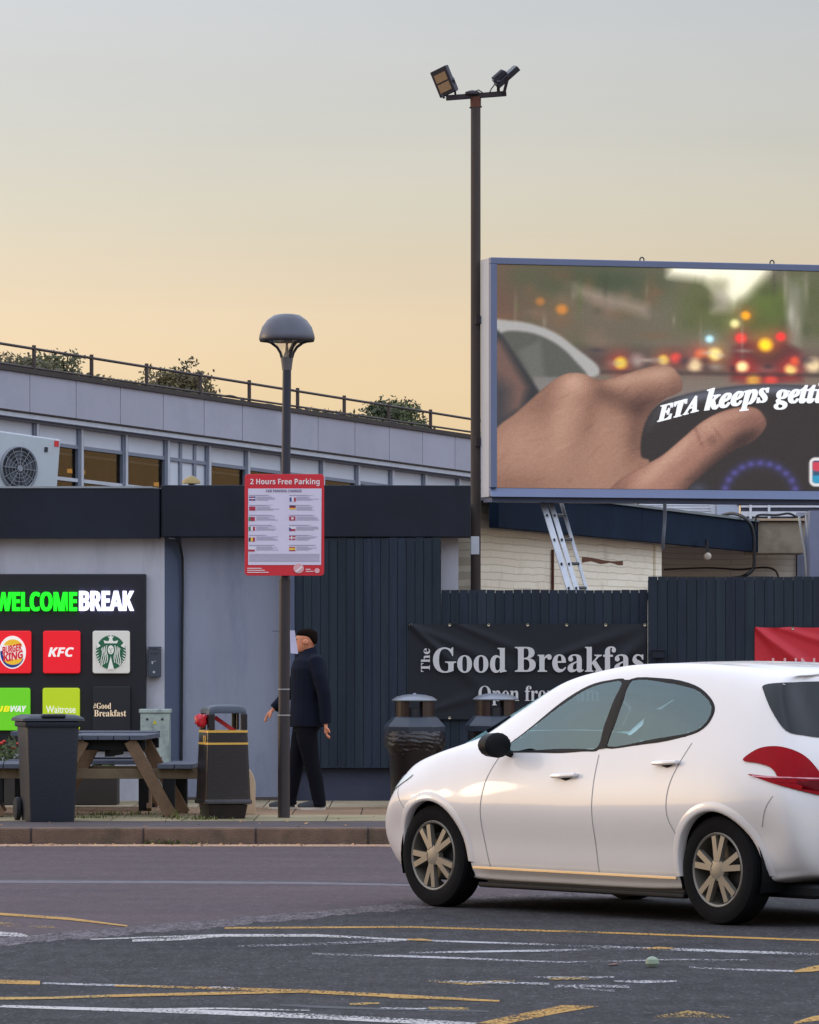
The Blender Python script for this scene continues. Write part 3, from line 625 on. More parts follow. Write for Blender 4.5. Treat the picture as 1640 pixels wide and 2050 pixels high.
lp.pieces('tube_light', mat('lamp_yellow', (255, 214, 120), .5, emit=1.5, var=0), gb)
cu = MB()
for px, w, g in ((305, .22, .8), (455, .5, 1.2), (440, .2, .8), (120, .3, .6)):
    s = s_at(px) + .4; slab_(cu, s - w, s + w, 2, 6.2, 1.5, 1.55, (g, g, g))
cu.pieces('curtain', mat('curtain_ochre', (104, 74, 40), .9, vc=True, var=.4, scale=4), gb)
bd = MB(); bd.box((S0, 3.5, 0), (S1, 12, 6.4)); bd.box((S0, .1, 0), (S1, 3.5, 1.5)); bd.build('wall', cl2, gb)
# railing with posts
rl = MB(); steel = mat('rail_steel', (64, 54, 52), .6, .3, var=.2, scale=1)
def rail_z(s, y0, y1): return None
sA, sB = s_at(0), s_at(940)
def rz_(h0, h1, s): t = (s - sA) / (sB - sA); return h0 + (h1 - h0) * t
rl.tube([(s, .3, rz_(8.42, 7.70, s)) for s in (S0, 0, 12, S1)], .032, 8); rl.tube([(s, .3, rz_(7.98, 7.36, s)) for s in (S0, 0, 12, S1)], .026, 8)
ro = rl.build('railing', steel, gb, smooth=True)
ps = [s_at(p) for p in (91, 206, 316, 423, 521, 617.5, 710.6, 799.6, 883)]
for s in [ps[0] - 2.7 * k for k in (3, 2, 1)] + ps + [ps[-1] + 2.4 * k for k in (1, 2, 3)]:
    MB().box((s - .033, .27, zz(7.74, s)), (s + .033, .335, rz_(8.5, 7.78, s))).build('post', steel, ro)
cbm = MB(); pts = []
for k in range(60):
    s = 8 + k * .2; pts.append((s, .28, rz_(7.9, 7.3, s) + .05 * math.sin(s * 3.1) + .05 * math.sin(s * 1.3)))
cbm.tube(pts, .018, 5); cbm.build('loose_cable', steel, ro)

# ------------------------------------------------------------------ trees behind the roofline
leafm = mat('leaf_green', (64, 62, 34), .7, var=.3, scale=2, vc=True)
bark = mat('bark', (70, 56, 44), .9, var=.3, scale=8, bump=.6)
def tree(label, px, pyt, Y, rx, rz, n, tint, seed):
    rnd = random.Random(seed); X, zt = XP(px, Y), ZP(pyt, Y)
    o = thing('tree', label, 'tree', (X, Y, 0), 0, 'trees behind the roof railing'); zc = zt - rz
    mb = MB(); mb.tube([(0, 0, 0), (.1, .05, zc * .4), (-.05, 0, zc * .75), (.05, 0, zc + rz * .3)], [.3, .24, .17, .06], 10)
    for k in range(16):
        a = rnd.random() * 6.28; e = (rx * .8 * math.cos(a) * rnd.uniform(.5, 1), rx * .6 * math.sin(a), zc + rnd.uniform(-.3, .85) * rz)
        s0 = Vector((0, 0, zc - rz * rnd.uniform(.2, 1.0))); e = Vector(e); mb.tube([s0, s0.lerp(e, .55) + Vector((0, 0, .25)), e], [.09, .05, .012], 6)
    mb.build('trunk', bark, o, smooth=True)
    lf = MB()
    cl_ = []
    while len(cl_) < n:
        d = Vector((rnd.uniform(-1, 1), rnd.uniform(-1, 1), rnd.uniform(-.5, 1)))
        if d.length < 1.0 and d.length > .3: cl_.append(d)
    for d in cl_:
        k = rnd.uniform(.8, 1.18) if rnd.random() < .3 else rnd.uniform(.75, 1.0)
        c = Vector((d.x * rx, d.y * rx * .8, zc + d.z * rz)) * 1; c = Vector((c.x * k, c.y * k, zc + (c.z - zc) * k)); g = rnd.uniform(.55, 1.45)
        for q in range(54):
            p = c + Vector((rnd.gauss(0, .15), rnd.gauss(0, .15), rnd.gauss(0, .13))); u = Vector((rnd.gauss(0, 1), rnd.gauss(0, 1), rnd.gauss(0, 1))).normalized(); w = u.orthogonal().normalized(); l = rnd.uniform(.045, .10)
            gg = g * rnd.uniform(.75, 1.25); cc = (gg * tint[0], gg * tint[1], gg * tint[2])
            lf.add([p - u * l, p + w * l * .5, p + u * l, p - w * l * .5], [(0, 1, 2, 3)], cc)
    lf.build('crown', leafm, o, norm=False)
tree('dark green tree top behind the railing at far left', 66, 708, 142, 1.9, 1.7, 560, (.95, 1.05, .8), 1)
tree('brownish round tree top in the middle of the railing', 352, 741, 142, 1.3, 1.4, 460, (1.35, 1.05, .8), 2)
tree('green tree top behind the railing nearest the tall pole', 780, 808, 142, 1.05, 1.2, 400, (.85, 1.1, .8), 3)
hm = MB(); rr = random.Random(5)
for _ in range(5200):
    px = rr.choice((rr.uniform(-20, 190), rr.uniform(230, 480), rr.uniform(690, 900))); s = s_at(px); h = rr.random() ** 2.2 * (.55 if px < 190 else .35)
    p = Vector((s + rr.gauss(0, .1), .9 + rr.random() * .6, zz(7.8, s) + h)); u = Vector((rr.gauss(0, 1), rr.gauss(0, 1), rr.gauss(0, 1))).normalized(); w = u.orthogonal().normalized(); l = rr.uniform(.04, .1); g = rr.uniform(.6, 1.4)
    hm.add([p - u * l, p + w * l * .5, p + u * l, p - w * l * .5], [(0, 1, 2, 3)], (g * 1.1, g, g * .8))
o = hm.build('creeper', leafm, norm=False); o.location = gb.location; o.rotation_euler = gb.rotation_euler
tag(o, 'low creeper growing along the roof edge under the railing', 'creeper', kind='stuff')

# ------------------------------------------------------------------ yard building behind the middle fence
A2 = Vector((XP(961, 49.8), 49.8)); B2 = Vector((XP(1495, 62), 62)); D2 = B2 - A2; L2 = D2.length; D2.normalize()
s2 = lambda px: s_at(px, A2, D2)
yb = thing('yard_building', 'flat-roofed yard building with cream painted brick and peeling dark fascia', 'building', (A2.x, A2.y, 0), math.atan2(D2.y, D2.x))
bm_ = bpy.data.materials.new('painted_brick'); MATS['painted_brick'] = bm_; bm_.use_nodes = True
ns, lk = nodes_of(bm_); pb = ns['Principled BSDF']; tc = ns.new('ShaderNodeTexCoord')
sp = ns.new('ShaderNodeSeparateXYZ'); lk.new(tc.outputs['Object'], sp.inputs[0]); cm = ns.new('ShaderNodeCombineXYZ'); lk.new(sp.outputs[0], cm.inputs[0]); lk.new(sp.outputs[2], cm.inputs[1])
br = ns.new('ShaderNodeTexBrick'); br.inputs['Scale'].default_value = 1; br.inputs['Mortar Size'].default_value = .006; br.inputs['Brick Width'].default_value = .9; br.inputs['Row Height'].default_value = .074; br.inputs['Mortar Smooth'].default_value = .3
br.inputs['Color1'].default_value = lin(252, 242, 220); br.inputs['Color2'].default_value = lin(246, 234, 210); br.inputs['Mortar'].default_value = lin(222, 210, 184); dn = ns.new('ShaderNodeTexNoise'); dn.inputs['Scale'].default_value = 2.2; dn.inputs['Detail'].default_value = 4; lk.new(tc.outputs['Object'], dn.inputs['Vector'])
dv_ = ns.new('ShaderNodeVectorMath'); dv_.operation = 'SCALE'; dv_.inputs['Scale'].default_value = .05; lk.new(dn.outputs['Color'], dv_.inputs[0])
da = ns.new('ShaderNodeVectorMath'); da.operation = 'ADD'; lk.new(cm.outputs[0], da.inputs[0]); lk.new(dv_.outputs[0], da.inputs[1]); lk.new(da.outputs[0], br.inputs['Vector'])
n2 = ns.new('ShaderNodeTexNoise'); n2.inputs['Scale'].default_value = 1.6; n2.inputs['Detail'].default_value = 8; lk.new(tc.outputs['Object'], n2.inputs['Vector'])
r2 = ns.new('ShaderNodeMapRange'); r2.inputs[1].default_value = .55; r2.inputs[2].default_value = .75; r2.inputs[4].default_value = .6; lk.new(n2.outputs['Fac'], r2.inputs[0])
k = ns.new('ShaderNodeMix'); k.data_type = 'RGBA'; lk.new(r2.outputs[0], k.inputs[0]); lk.new(br.outputs['Color'], k.inputs[6]); k.inputs[7].default_value = lin(176, 162, 134); lk.new(k.outputs[2], pb.inputs['Base Color'])
bp = ns.new('ShaderNodeBump'); bp.inputs['Strength'].default_value = .55; bp.inputs['Distance'].default_value = .008; iv = ns.new('ShaderNodeMath'); iv.operation = 'SUBTRACT'; iv.inputs[0].default_value = 1; lk.new(br.outputs['Fac'], iv.inputs[1]); lk.new(iv.outputs[0], bp.inputs['Height']); lk.new(bp.outputs[0], pb.inputs['Normal']); pb.inputs['Roughness'].default_value = .85
zfB, zfT = 2.78, 3.15
MB().box((-.02, 0, 0), (s2(1308), .25, 3.04)).build('brick_wall', bm_, yb)
MB().box((s2(1308) + .003, -.03, 0), (s2(1320), .3, 3.04)).build('brick_pier', bm_, yb, bevel=.005)
pf = mat('peeling_fascia', (26, 38, 54), .95, spec=.08, var=.2, scale=2, bump=.2, bscale=20, tint2=(150, 152, 156), t2scale=3.0, t2amt=0)
ns, lk = nodes_of(pf); 
for n in ns:
    if n.type == 'TEX_NOISE' and abs(n.inputs['Scale'].default_value - 3.0) < .01: n.inputs['Detail'].default_value = 12; n.inputs['Roughness'].default_value = .75
for n in ns:
    if n.type == 'MAP_RANGE' and abs(n.inputs[2].default_value - .68) < .01: n.inputs[1].default_value = .70; n.inputs[2].default_value = .72; n.inputs[4].default_value = .6
MB().box((-.1, -.22, zfB), (L2 * .48, -.12, zfT)).box((L2 * .48 + .01, -.22, zfB), (L2, -.12, zfT)).pieces('fascia', pf, yb, bevel=.006)
MB().box((-.12, -.25, zfT + .002), (L2, .0, zfT + .03)).build('roof_edge', mat('roof_edge_grey', (110, 116, 116), .8, var=.2), yb)
MB().box((-.1, -.12, zfT - .1), (L2 + .6, 6, zfT - .02)).build('roof', mat('roof_felt', (96, 98, 100), .9), yb)
pk = MB()
for k in range(9):
    x = s2(1165) + (s2(1238) - s2(1165)) * k / 8; x1 = s2(1165) + (s2(1238) - s2(1165)) * (k + 1) / 8; j = lambda q: .012 * math.sin(q * 37)
    pk.quad((x, -.004, 2.52 + j(x)), (x1, -.004, 2.52 + j(x1)), (x1, -.004, 2.56 + j(x1 * 1.7)), (x, -.004, 2.56 + j(x * 1.7)))
pk.build('brick_scar', mat('raw_brick', (112, 72, 52), .95, var=.3, scale=14, bump=.6), yb)
MB().tube([(s2(1103), -.02, ZP(1098, 52)), (s2(1103), -.02, 1.8)], .016, 8).build('downpipe', mat('rust', (92, 52, 36), .8, var=.3, scale=12), yb)
yw = thing('back_wall', 'cream brick wall in shade at the back of the yard', 'wall', (0, 62.6, 0))
MB().box((XP(1300, 62.6), 0, 0), (XP(1594, 62.6), .2, 3.06)).build('brickwork', bm_, yw)
MB().box((XP(1596, 62.6), -.05, 0), (XP(2000, 62.6), .2, 3.3)).build('panel', render_d, yw)
bx = thing('fascia_box', 'weathered beige boxed fascia at the end of the dark fascia', 'fascia', (0, 61.6, 0))
MB().box((XP(1499, 61.6), 0, ZP(1108, 61.6)), (XP(1612, 61.6), .9, ZP(1044, 61.6))).build('panel', mat('beige_board', (168, 152, 128), .85, var=.2, scale=3, tint2=(108, 98, 80), t2scale=2.5, t2amt=.6), bx, bevel=.01)
MB().box((XP(1510, 61.6), -.06, ZP(1043, 61.6) + .003), (XP(1622, 61.6), .9, ZP(1038, 61.6))).build('capping', mat('cream_wood', (186, 160, 130), .8), bx)
gw = thing('render_pier', 'grey rendered wall end above the right-hand fence', 'wall', (0, 60.5, 0))
MB().box((XP(1622, 60.5), 0, 0), (XP(1800, 60.5), .8, ZP(1022, 60.5))).build('pier', mat('pier_grey', (118, 122, 142), .85), gw)
# rooftop plant under the billboard
lv = thing('louvre_panel', 'white louvred vent housing on the yard building roof', 'vent', (0, 63, 3.1))
z0, z1 = ZP(1034, 63) - 3.1, ZP(996, 63) - 3.1
fr = MB(); wm_ = mat('louvre_white', (205, 206, 212), .5)
fr.box((XP(1282, 63), 0, z0), (XP(1291, 63), .3, z1)); fr.box((XP(1424, 63), 0, z0), (XP(1433, 63), .3, z1)); fr.pieces('frame', wm_, lv)
MB().box((XP(1282, 63), .3, -.05), (XP(1433, 63), 1, z1)).build('housing', dkm, lv)
lo = MB()
for k in range(7):
    z = z0 + (z1 - z0) * (k + .5) / 7; lo.add([(x, y, zq) for x in (XP(1291, 63), XP(1424, 63)) for y, zq in ((0, z - .014), (.05, z + .012), (.055, z + .018), (0, z - .006))], [(0, 1, 2, 3), (7, 6, 5, 4), (0, 4, 5, 1), (3, 2, 6, 7), (0, 3, 7, 4), (1, 5, 6, 2)])
lo.pieces('slat', wm_, lv)
cbx = thing('roof_cabinet', 'pale grey equipment cabinet beside the white louvres', 'cabinet', (0, 62.8, 3.0))
MB().box((XP(1436, 62.8), 0, 0), (XP(1480, 62.8), .5, ZP(992, 62.8) - 3.0)).build('casing', mat('pale_grey_box', (160, 168, 186), .5), cbx, bevel=.01)
MB().box((XP(1476, 62.8), -.02, ZP(1012, 62.8) - 3), (XP(1486, 62.8), .0 - .002, ZP(1000, 62.8) - 3)).build('hinge', dkm, cbx)
wr = thing('window_strip', 'grey framed window strip behind the roof cables', 'window', (0, 64.5, 3.0))
MB().box((XP(1484, 64.5), 0, 0), (XP(1800, 64.5), .1, ZP(990, 64.5) - 3)).build('panel', mat('strip_dark', (62, 66, 84), .4), wr)
q = MB()
for y0, y1 in ((1000, 1006), (1012, 1016), (1024, 1034)): q.box((XP(1484, 64.5), -.04, ZP(y1, 64.5) - 3), (XP(1800, 64.5), -.002, ZP(y0, 64.5) - 3))
for p in (1500, 1537): q.box((XP(p, 64.5), -.06, 0), (XP(p + 5, 64.5), -.042, ZP(990, 64.5) - 3))
q.pieces('frame', wm_, wr)
def cable(label, pts, r, m, cat='cable'):
    n = len(pts); P_ = [Vector(p) for p in pts]; out_ = []
    for i in range(n - 1):
        p0, p1, p2, p3 = P_[max(i - 1, 0)], P_[i], P_[i + 1], P_[min(i + 2, n - 1)]
        for k in range(6):
            t = k / 6; out_.append(.5 * ((2 * p1) + (p2 - p0) * t + (2 * p0 - 5 * p1 + 4 * p2 - p3) * t * t + (3 * p1 - p0 - 3 * p2 + p3) * t ** 3))
    out_.append(P_[-1]); return tag(MB().tube(out_, r, 8).build('cable', m, smooth=True), label, cat)
ckm = MATS['cable_black']; cwm = mat('cable_white', (190, 188, 182), .5)
cable('thick black cable looping from the roof cabinet down behind the fence', [P(1447, 1031, 61), P(1470, 1028, 60.6), P(1495, 1040, 60.4), P(1508, 1065, 60.4), P(1510, 1105, 60.4), P(1508, 1138, 60.4), P(1490, 1153, 60.4), P(1470, 1158, 60.6)], .022, ckm)
cable('thin black cable running along the top of the beige box', [P(1512, 1062, 61.3), P(1513, 1040, 61.3), P(1520, 1031, 61.3), P(1555, 1031, 61.3), P(1580, 1028, 61.3), P(1600, 1036, 61.3), P(1620, 1030, 61.3)], .014, ckm)
cable('white cable hanging down the right edge of the beige box', [P(1600, 1034, 61), P(1604, 1060, 61), P(1611, 1100, 61), P(1616, 1150, 61), P(1617, 1175, 61)], .016, cwm)
cable('outer white cable hanging beside the grey pier', [P(1614, 1030, 60.9), P(1618, 1065, 60.9), P(1624, 1115, 60.9), P(1629, 1160, 60.9), P(1630, 1180, 60.9)], .016, cwm)
cable('grey conduit crossing the peeling fascia under the billboard', [P(1331, 1003, 55), P(1331, 1040, 55.1), P(1328, 1078, 55.1), P(1327, 1098, 55.15)], .02, mat('conduit_grey', (96, 100, 108), .5))
cable('brown cable sagging along the back wall', [P(1330, 1140, 61.5), P(1420, 1137, 62.3), P(1480, 1140, 62.4), P(1530, 1136, 62.4), P(1552, 1142, 62.4), P(1560, 1160, 62.4)], .012, mat('cable_brown', (70, 56, 40), .6))
wl_ = thing('wall_lamp', 'small round bulkhead lamp under the peeling fascia', 'lamp', P(1417, 1114, 58))
MB().lathe([(.001, -.04), (.035, -.03), (.045, 0), (.045, .03)], 16, (0, 0, 0), 'y').build('globe', mat('lamp_cream', (180, 166, 150), .4), wl_, smooth=True)
MB().box((-.012, .03, -.012), (.012, .3, .2)).build('bracket', dkm, wl_)

# ladder
ld = thing('ladder', 'aluminium extension ladder leaning behind the lowest fence', 'ladder', (0, 0, 0))
alu = mat('aluminium', (176, 178, 182), .4, .7, var=.15, scale=6)
def lpt(px, py, Y): return P(px, py, Y)
base_y, top_y = 48.6, 50.1
def lad(px_t, px_b, w, d, dy=0):       # a rail through the photo columns at rows 960 and 1178
    a, b = P(px_b, 1178, base_y + dy), P(px_t, 1000, base_y + dy + .35); u = (b - a); lo_ = a - u * (a.z - .13) / u.z; hi = b + u * .25
    return MB().beam(lo_, hi, w, d), lo_, hi
for (t, b, w, d, dy) in ((1086, 1140, .062, .03, 0), (1101, 1154, .05, .03, .04), (1122, 1174, .035, .05, .3)):
    mb, lo_, hi = lad(t, b, w, d, dy); mb.build('rail', alu, ld, bevel=.004)
rg = MB()
for k in range(-6, 5):
    py = 1080 + k * 48.5
    xa = 1101 + (1154 - 1101) * (py - 1000) / 178; xb = 1122 + (1174 - 1122) * (py - 1000) / 178; f = (1178 - py) / 178 * .35
    p, q_ = P(xa, py, base_y + .04 + f), P(xb, py, base_y + .3 + f)
    if p.z > .2: rg.tube([p, q_], .016, 8)
    for xx, dy in ((xa - 15, -.02), (xa, .02)):
        c = P(xx, py, base_y + f + dy)
        if c.z > .2: rg.lathe([(.001, -.02), (.011, -.02), (.012, .02)], 10, c, 'y', col=(.05, .05, .05))
rg.pieces('rung', mat('aluminium_rung', (176, 178, 182), .4, .5, vc=True), ld, smooth=True)

# ------------------------------------------------------------------ floodlight pole
fp = thing('floodlight_pole', 'tall rusty steel pole with two floodlights on a crossbar', 'lamp post', (XP(952.5, 48.95), 48.95, 0))
Yp = 48.95; rp = 10.4 * Yp / F
rust = mat('rusty_pole', (68, 57, 52), .75, .2, var=.3, scale=2.2, bump=.3, stretch=(3, 3, .6), tint2=(62, 66, 68), t2scale=.5, t2amt=.9)
zt = ZP(194, Yp)
MB().tube([(0, 0, 0), (0, 0, 3.2), (0, 0, zt)], [rp, rp * .98, rp * .95], 20).build('pole', rust, fp, smooth=True)
ux = lambda p: XP(p, Yp) - XP(952.5, Yp)
MB().lathe([(rp * 1.04, zt - .1), (rp * 1.04, zt)], 20).build('pole_cap', mat('rust', (92, 52, 36), .8), fp, smooth=True)
MB().tube([(ux(940), -.02, ZP(216, Yp)), (ux(965), -.02, ZP(214, Yp))], .008, 6).build('bolt', dkm, fp)
irn = mat('dark_iron', (48, 40, 44), .6, .3, var=.2)
MB().beam((ux(893), 0, ZP(196, Yp)), (ux(1014), 0, ZP(187, Yp)), .05, .05, (0, 1, 0)).build('crossbar', irn, fp, bevel=.004)
MB().lathe([(.075, ZP(189, Yp)), (.07, ZP(184, Yp)), (.03, ZP(181, Yp)), (.001, ZP(180, Yp))], 14, (ux(946), 0, 0)).build('junction_cap', irn, fp, smooth=True)
MB().tube([(ux(950), -.03, ZP(184, Yp)), (ux(958), -.05, ZP(181, Yp)), (ux(966), -.04, ZP(186, Yp))], .006, 6).tube([(ux(978), -.02, ZP(190, Yp)), (ux(984), -.03, ZP(178, Yp)), (ux(990), -.02, ZP(170, Yp))], .006, 6).pieces('wire', dkm, fp)
MB().box((ux(943), -rp - .006, ZP(1110, Yp)), (ux(959.5), -rp * .6, ZP(1074, Yp))).build('number_plate', mat('plate_white', (214, 216, 222), .6), fp, bevel=.002)
hb = mat('lamp_housing', (40, 38, 46), .5, .2, var=.1); lens_m = mat('lamp_lens', (150, 120, 88), .3, var=.15, scale=20)
def flood(M, with_face, pxs):
    hd = MB(); hd.box((-.1, -.035, -.135), (.1, .02, .135), M=M); hd.box((-.07, .02, -.13), (.07, .06, .02), M=M)
    for k in range(5): hd.box((-.07 + k * .032, .061, -.12), (-.058 + k * .032, .078, .01), M=M)
    o = hd.build('floodlight', hb, fp, bevel=.01)
    ln = MB(); ln.box((-.07, -.039, .002), (.07, -.034, .085), M=M); ln.box((-.07, -.039, -.1), (.07, -.034, -.014), M=M); ln.pieces('lens', lens_m, o)
    return o
Ml = Matrix.Translation((ux(890), -.02, ZP(163, Yp))) @ Matrix.Rotation(R(-22), 4, 'Y') @ Matrix.Rotation(R(-36), 4, 'Z')
ol = flood(Ml, True, None)
MB().beam(Ml @ Vector((-.108, 0, -.02)), (ux(889), -.02, ZP(196, Yp)), .02, .03).beam(Ml @ Vector((.108, 0, -.02)), (ux(912), 0, ZP(190, Yp)), .02, .03).pieces('bracket', irn, ol)
Mr = Matrix(((0, -.66, .75, ux(1014)), (1, 0, 0, 0), (0, .75, .66, ZP(152, Yp)), (0, 0, 0, 1))) @ Matrix.Rotation(R(12), 4, 'Z')
orr = flood(Mr, False, None)
MB().beam(Mr @ Vector((-.108, 0, .0)), (ux(1009), -.05, ZP(187, Yp)), .03, .03).beam(Mr @ Vector((-.1, .03, -.1)), (ux(998), .02, ZP(187, Yp)), .03, .03).pieces('bracket', irn, orr)

# ------------------------------------------------------------------ billboard
AB = Vector((XP(981, 48.6), 48.6)); ang = math.atan2(.95, 3.281)
bb = thing('billboard', 'large screen billboard of a hand on a steering wheel in grey frame', 'billboard', (AB.x, AB.y, ZP(994, 48.6)), ang)
BW, BH, BD = 5.6, 2.323, .3
frm = mat('billboard_frame', (104, 113, 140), .45, .3, var=.06); 
fl, ft, fbm = .062, .062, .085
MB().box((0, .03, 0), (BW, BD, BH)).build('cabinet', mat('billboard_side', (176, 178, 184), .5, .1, var=.05), bb)
MB().box((-.004, -.04, BH - ft), (BW, .0295, BH + .003)).add([(-.004, -.075, -.003), (BW, -.075, -.003), (BW, -.004, fbm), (-.004, -.004, fbm), (-.004, .0295, -.003), (BW, .0295, -.003), (BW, .0295, fbm), (-.004, .0295, fbm)], [(0, 1, 2, 3), (5, 4, 7, 6), (1, 5, 6, 2), (4, 0, 3, 7), (3, 2, 6, 7), (4, 5, 1, 0)]).box((-.004, -.04, fbm + .001), (fl, .0295, BH - ft - .001)).box((BW - fl, -.04, fbm + .001), (BW, .0295, BH - ft - .001)).pieces('frame', frm, bb, bevel=.006)
MB().box((.02, .0, -.05), (BW - .02, BD - .02, -.006)).build('underside', mat('under_dark', (74, 84, 110), .6), bb)
for px in (1292, 1553):
    s = (lambda k: (k * AB.y - AB.x) / (math.cos(ang) - k * math.sin(ang)))((px - 820) / F)
    MB().tube([(s + .022 * math.cos(t * .6283), .1, BH + .022 + .026 * math.sin(t * .6283)) for t in range(11)], .007, 6, caps=False).build('lifting_eye', dkm, bb)
MB().box((-.05, BD + .003, .5), (.06, BD + .045, .58)).box((-.05, BD + .003, 1.7), (.06, BD + .045, 1.78)).pieces('bracket', irn, bb)
for s in (4.6, 5.3): MB().box((s - .07, BD + .004, -3.05), (s + .07, BD + .15, BH - .2)).build('post', irn, bb)
# the picture on the screen, painted in the coordinates of the enlarged photo (zx, zy)
x0p, x1p, z0p, z1p = fl + .002, BW - fl - .002, fbm + .002, BH - ft - .002
sR = (lambda k: (k * AB.y - AB.x) / (math.cos(ang) - k * math.sin(ang)))(.082)
ZX0, ZX1 = 128, 128 + 1512 * (x1p - x0p) / (sR - x0p); ZY0, ZY1 = 115, 1165
nx, ny = 420, 250
U, V = np.meshgrid(np.linspace(ZX0, ZX1, nx + 1), np.linspace(ZY1, ZY0, ny + 1))
img = np.zeros(U.shape + (3,))
def poly_sd(poly):
    n = len(poly); d = np.full(U.shape, 1e9); ins = np.zeros(U.shape, bool)
    for i in range(n):
        (ax, ay), (bx_, by) = poly[i], poly[(i + 1) % n]; dx, dy = bx_ - ax, by - ay
        t = np.clip(((U - ax) * dx + (V - ay) * dy) / (dx * dx + dy * dy + 1e-9), 0, 1); d = np.minimum(d, np.hypot(U - ax - t * dx, V - ay - t * dy))
        if abs(dy) > 1e-9: ins ^= ((ay > V) != (by > V)) & (U < dx * (V - ay) / dy + ax)
    return np.where(ins, -d, d)
def spline(pts, n=6, closed=True):
    o = []; m = len(pts)
    for i in range(m if closed else m - 1):
        g = lambda j: np.array(pts[j % m] if closed else pts[min(max(j, 0), m - 1)], float); p0, p1, p2, p3 = g(i - 1), g(i), g(i + 1), g(i + 2)
        for k in range(n): t = k / n; o.append(tuple(.5 * (2 * p1 + (p2 - p0) * t + (2 * p0 - 5 * p1 + 4 * p2 - p3) * t * t + (3 * p1 - p0 - 3 * p2 + p3) * t ** 3)))
    if not closed: o.append(tuple(map(float, pts[-1])))
    return o
def mixc(a, c):
    global img; a = np.clip(a, 0, 1)[..., None]; img = img * (1 - a) + np.array(c, float) * a
def addc(a, c):
    global img; img = img + a[..., None] * np.array(c, float)
def blob(cx, cy, rx, ry, c, s=1, p=1): mixc(s * np.exp(-(((U - cx) / rx) ** 2 + ((V - cy) / ry) ** 2) ** p), c)
def sm(sd, w): return np.clip(.5 - sd / (2 * w), 0, 1)
mixc(np.ones(U.shape), (104, 98, 86)); blob(150, 300, 220, 330, (100, 74, 64)); blob(330, 200, 160, 130, (88, 82, 66), .9); blob(640, 190, 330, 110, (64, 72, 52), .95); blob(600, 420, 420, 90, (92, 84, 70), .7)
for k in range(40):
    blob(random.uniform(150, 1000), random.uniform(130, 520), random.uniform(20, 80), random.uniform(15, 60), random.choice([(74, 80, 58), (104, 92, 76), (60, 66, 52), (120, 100, 88), (112, 84, 62)]), .45)
mixc(.6 * sm(poly_sd([(490, 200), (830, 290), (830, 345), (640, 300), (490, 250)]), 25), (150, 134, 124))
blob(1080, 290, 130, 140, (86, 90, 56), .95); blob(1170, 330, 90, 100, (92, 94, 58), .8)
mixc(sm(poly_sd([(930, 60), (1450, 60), (1330, 215), (1235, 300), (1180, 240), (1090, 165), (930, 150)]), 30), (232, 226, 204)); mixc(.7 * sm(poly_sd([(1130, 170), (1200, 170), (1220, 320), (1130, 320)]), 22), (170, 160, 150))
blob(1420, 290, 120, 120, (88, 102, 46), .98, 1.8); blob(1340, 370, 130, 70, (80, 88, 48), .9); blob(1620, 250, 150, 160, (84, 88, 58), .9); blob(1900, 250, 300, 180, (78, 84, 58), .95)
mixc(.8 * sm(poly_sd([(1480, 150), (1560, 150), (1550, 480), (1490, 480)]), 22), (124, 122, 110)); blob(1505, 330, 18, 60, (170, 165, 155), .7)
for k in range(26): blob(random.uniform(1000, 2300), random.uniform(150, 430), random.uniform(20, 60), random.uniform(15, 50), random.choice([(74, 84, 46), (104, 110, 66), (60, 66, 44)]), .35)
mixc(.85 * sm(np.abs(V - 560) - 50, 40), (74, 60, 58)); mixc(.85 * sm(660 - V, 60) * (V < 1400), (120, 106, 102))
mixc(sm(poly_sd([(1230, 490), (1290, 455), (1480, 455), (1550, 500), (1560, 640), (1225, 640)]), 18), (78, 48, 50)); blob(1390, 520, 110, 30, (56, 44, 50), .9); blob(1390, 590, 60, 24, (120, 108, 104), .8)
for (cx, cy, r, core, halo) in [(705, 568, 34, (255, 214, 50), (220, 60, 40)), (905, 550, 28, (250, 215, 80), (190, 90, 50)), (1080, 525, 34, (232, 96, 60), (190, 60, 50)), (1052, 572, 40, (214, 190, 150), (130, 100, 90)), (1145, 518, 36, (240, 214, 130), (200, 140, 80)),
    (1120, 447, 22, (176, 214, 230), (120, 150, 160)), (1290, 332, 25, (250, 160, 30), (180, 110, 40)), (1240, 372, 26, (220, 216, 150), (140, 140, 90)), (1268, 440, 30, (236, 66, 60), (160, 50, 50)), (1385, 470, 38, (252, 208, 40), (210, 110, 40)),
    (1457, 430, 26, (236, 60, 56), (150, 60, 50)), (1275, 578, 34, (255, 240, 170), (226, 50, 40)), (1505, 585, 34, (255, 228, 130), (226, 50, 40)), (1525, 545, 26, (220, 80, 50), (150, 50, 50)), (1612, 562, 44, (214, 190, 150), (120, 100, 90)), (430, 320, 30, (178, 118, 58), (120, 90, 60)), (330, 285, 24, (150, 104, 60), (110, 84, 60)),
    (962, 540, 30, (200, 72, 64), (130, 60, 56)), (1330, 640, 40, (196, 150, 70), (150, 50, 46)), (1410, 640, 36, (190, 70, 60), (130, 40, 44)), (780, 552, 40, (130, 108, 104), (90, 78, 76)), (1800, 560, 40, (220, 190, 120), (130, 90, 80)), (1950, 580, 36, (236, 80, 60), (150, 50, 50))]:
    d = np.hypot(U - cx, (V - cy) * 1.1); mixc(.55 * np.exp(-(d / (r * 1.8)) ** 2), halo); mixc(sm(d - r * .82, r * .4), core)
for k in range(26):
    x_ = random.uniform(140, 2400); blob(x_, random.uniform(130, 480), random.uniform(6, 16), random.uniform(20, 90), random.choice([(58, 60, 48), (128, 118, 102), (70, 60, 54), (150, 142, 128), (84, 96, 52)]), .4)
for k in range(30):
    blob(random.uniform(560, 2400), random.uniform(500, 590), random.uniform(14, 44), random.uniform(8, 20), random.choice([(48, 40, 44), (150, 138, 130), (92, 70, 66), (176, 160, 150), (60, 52, 60)]), .6)
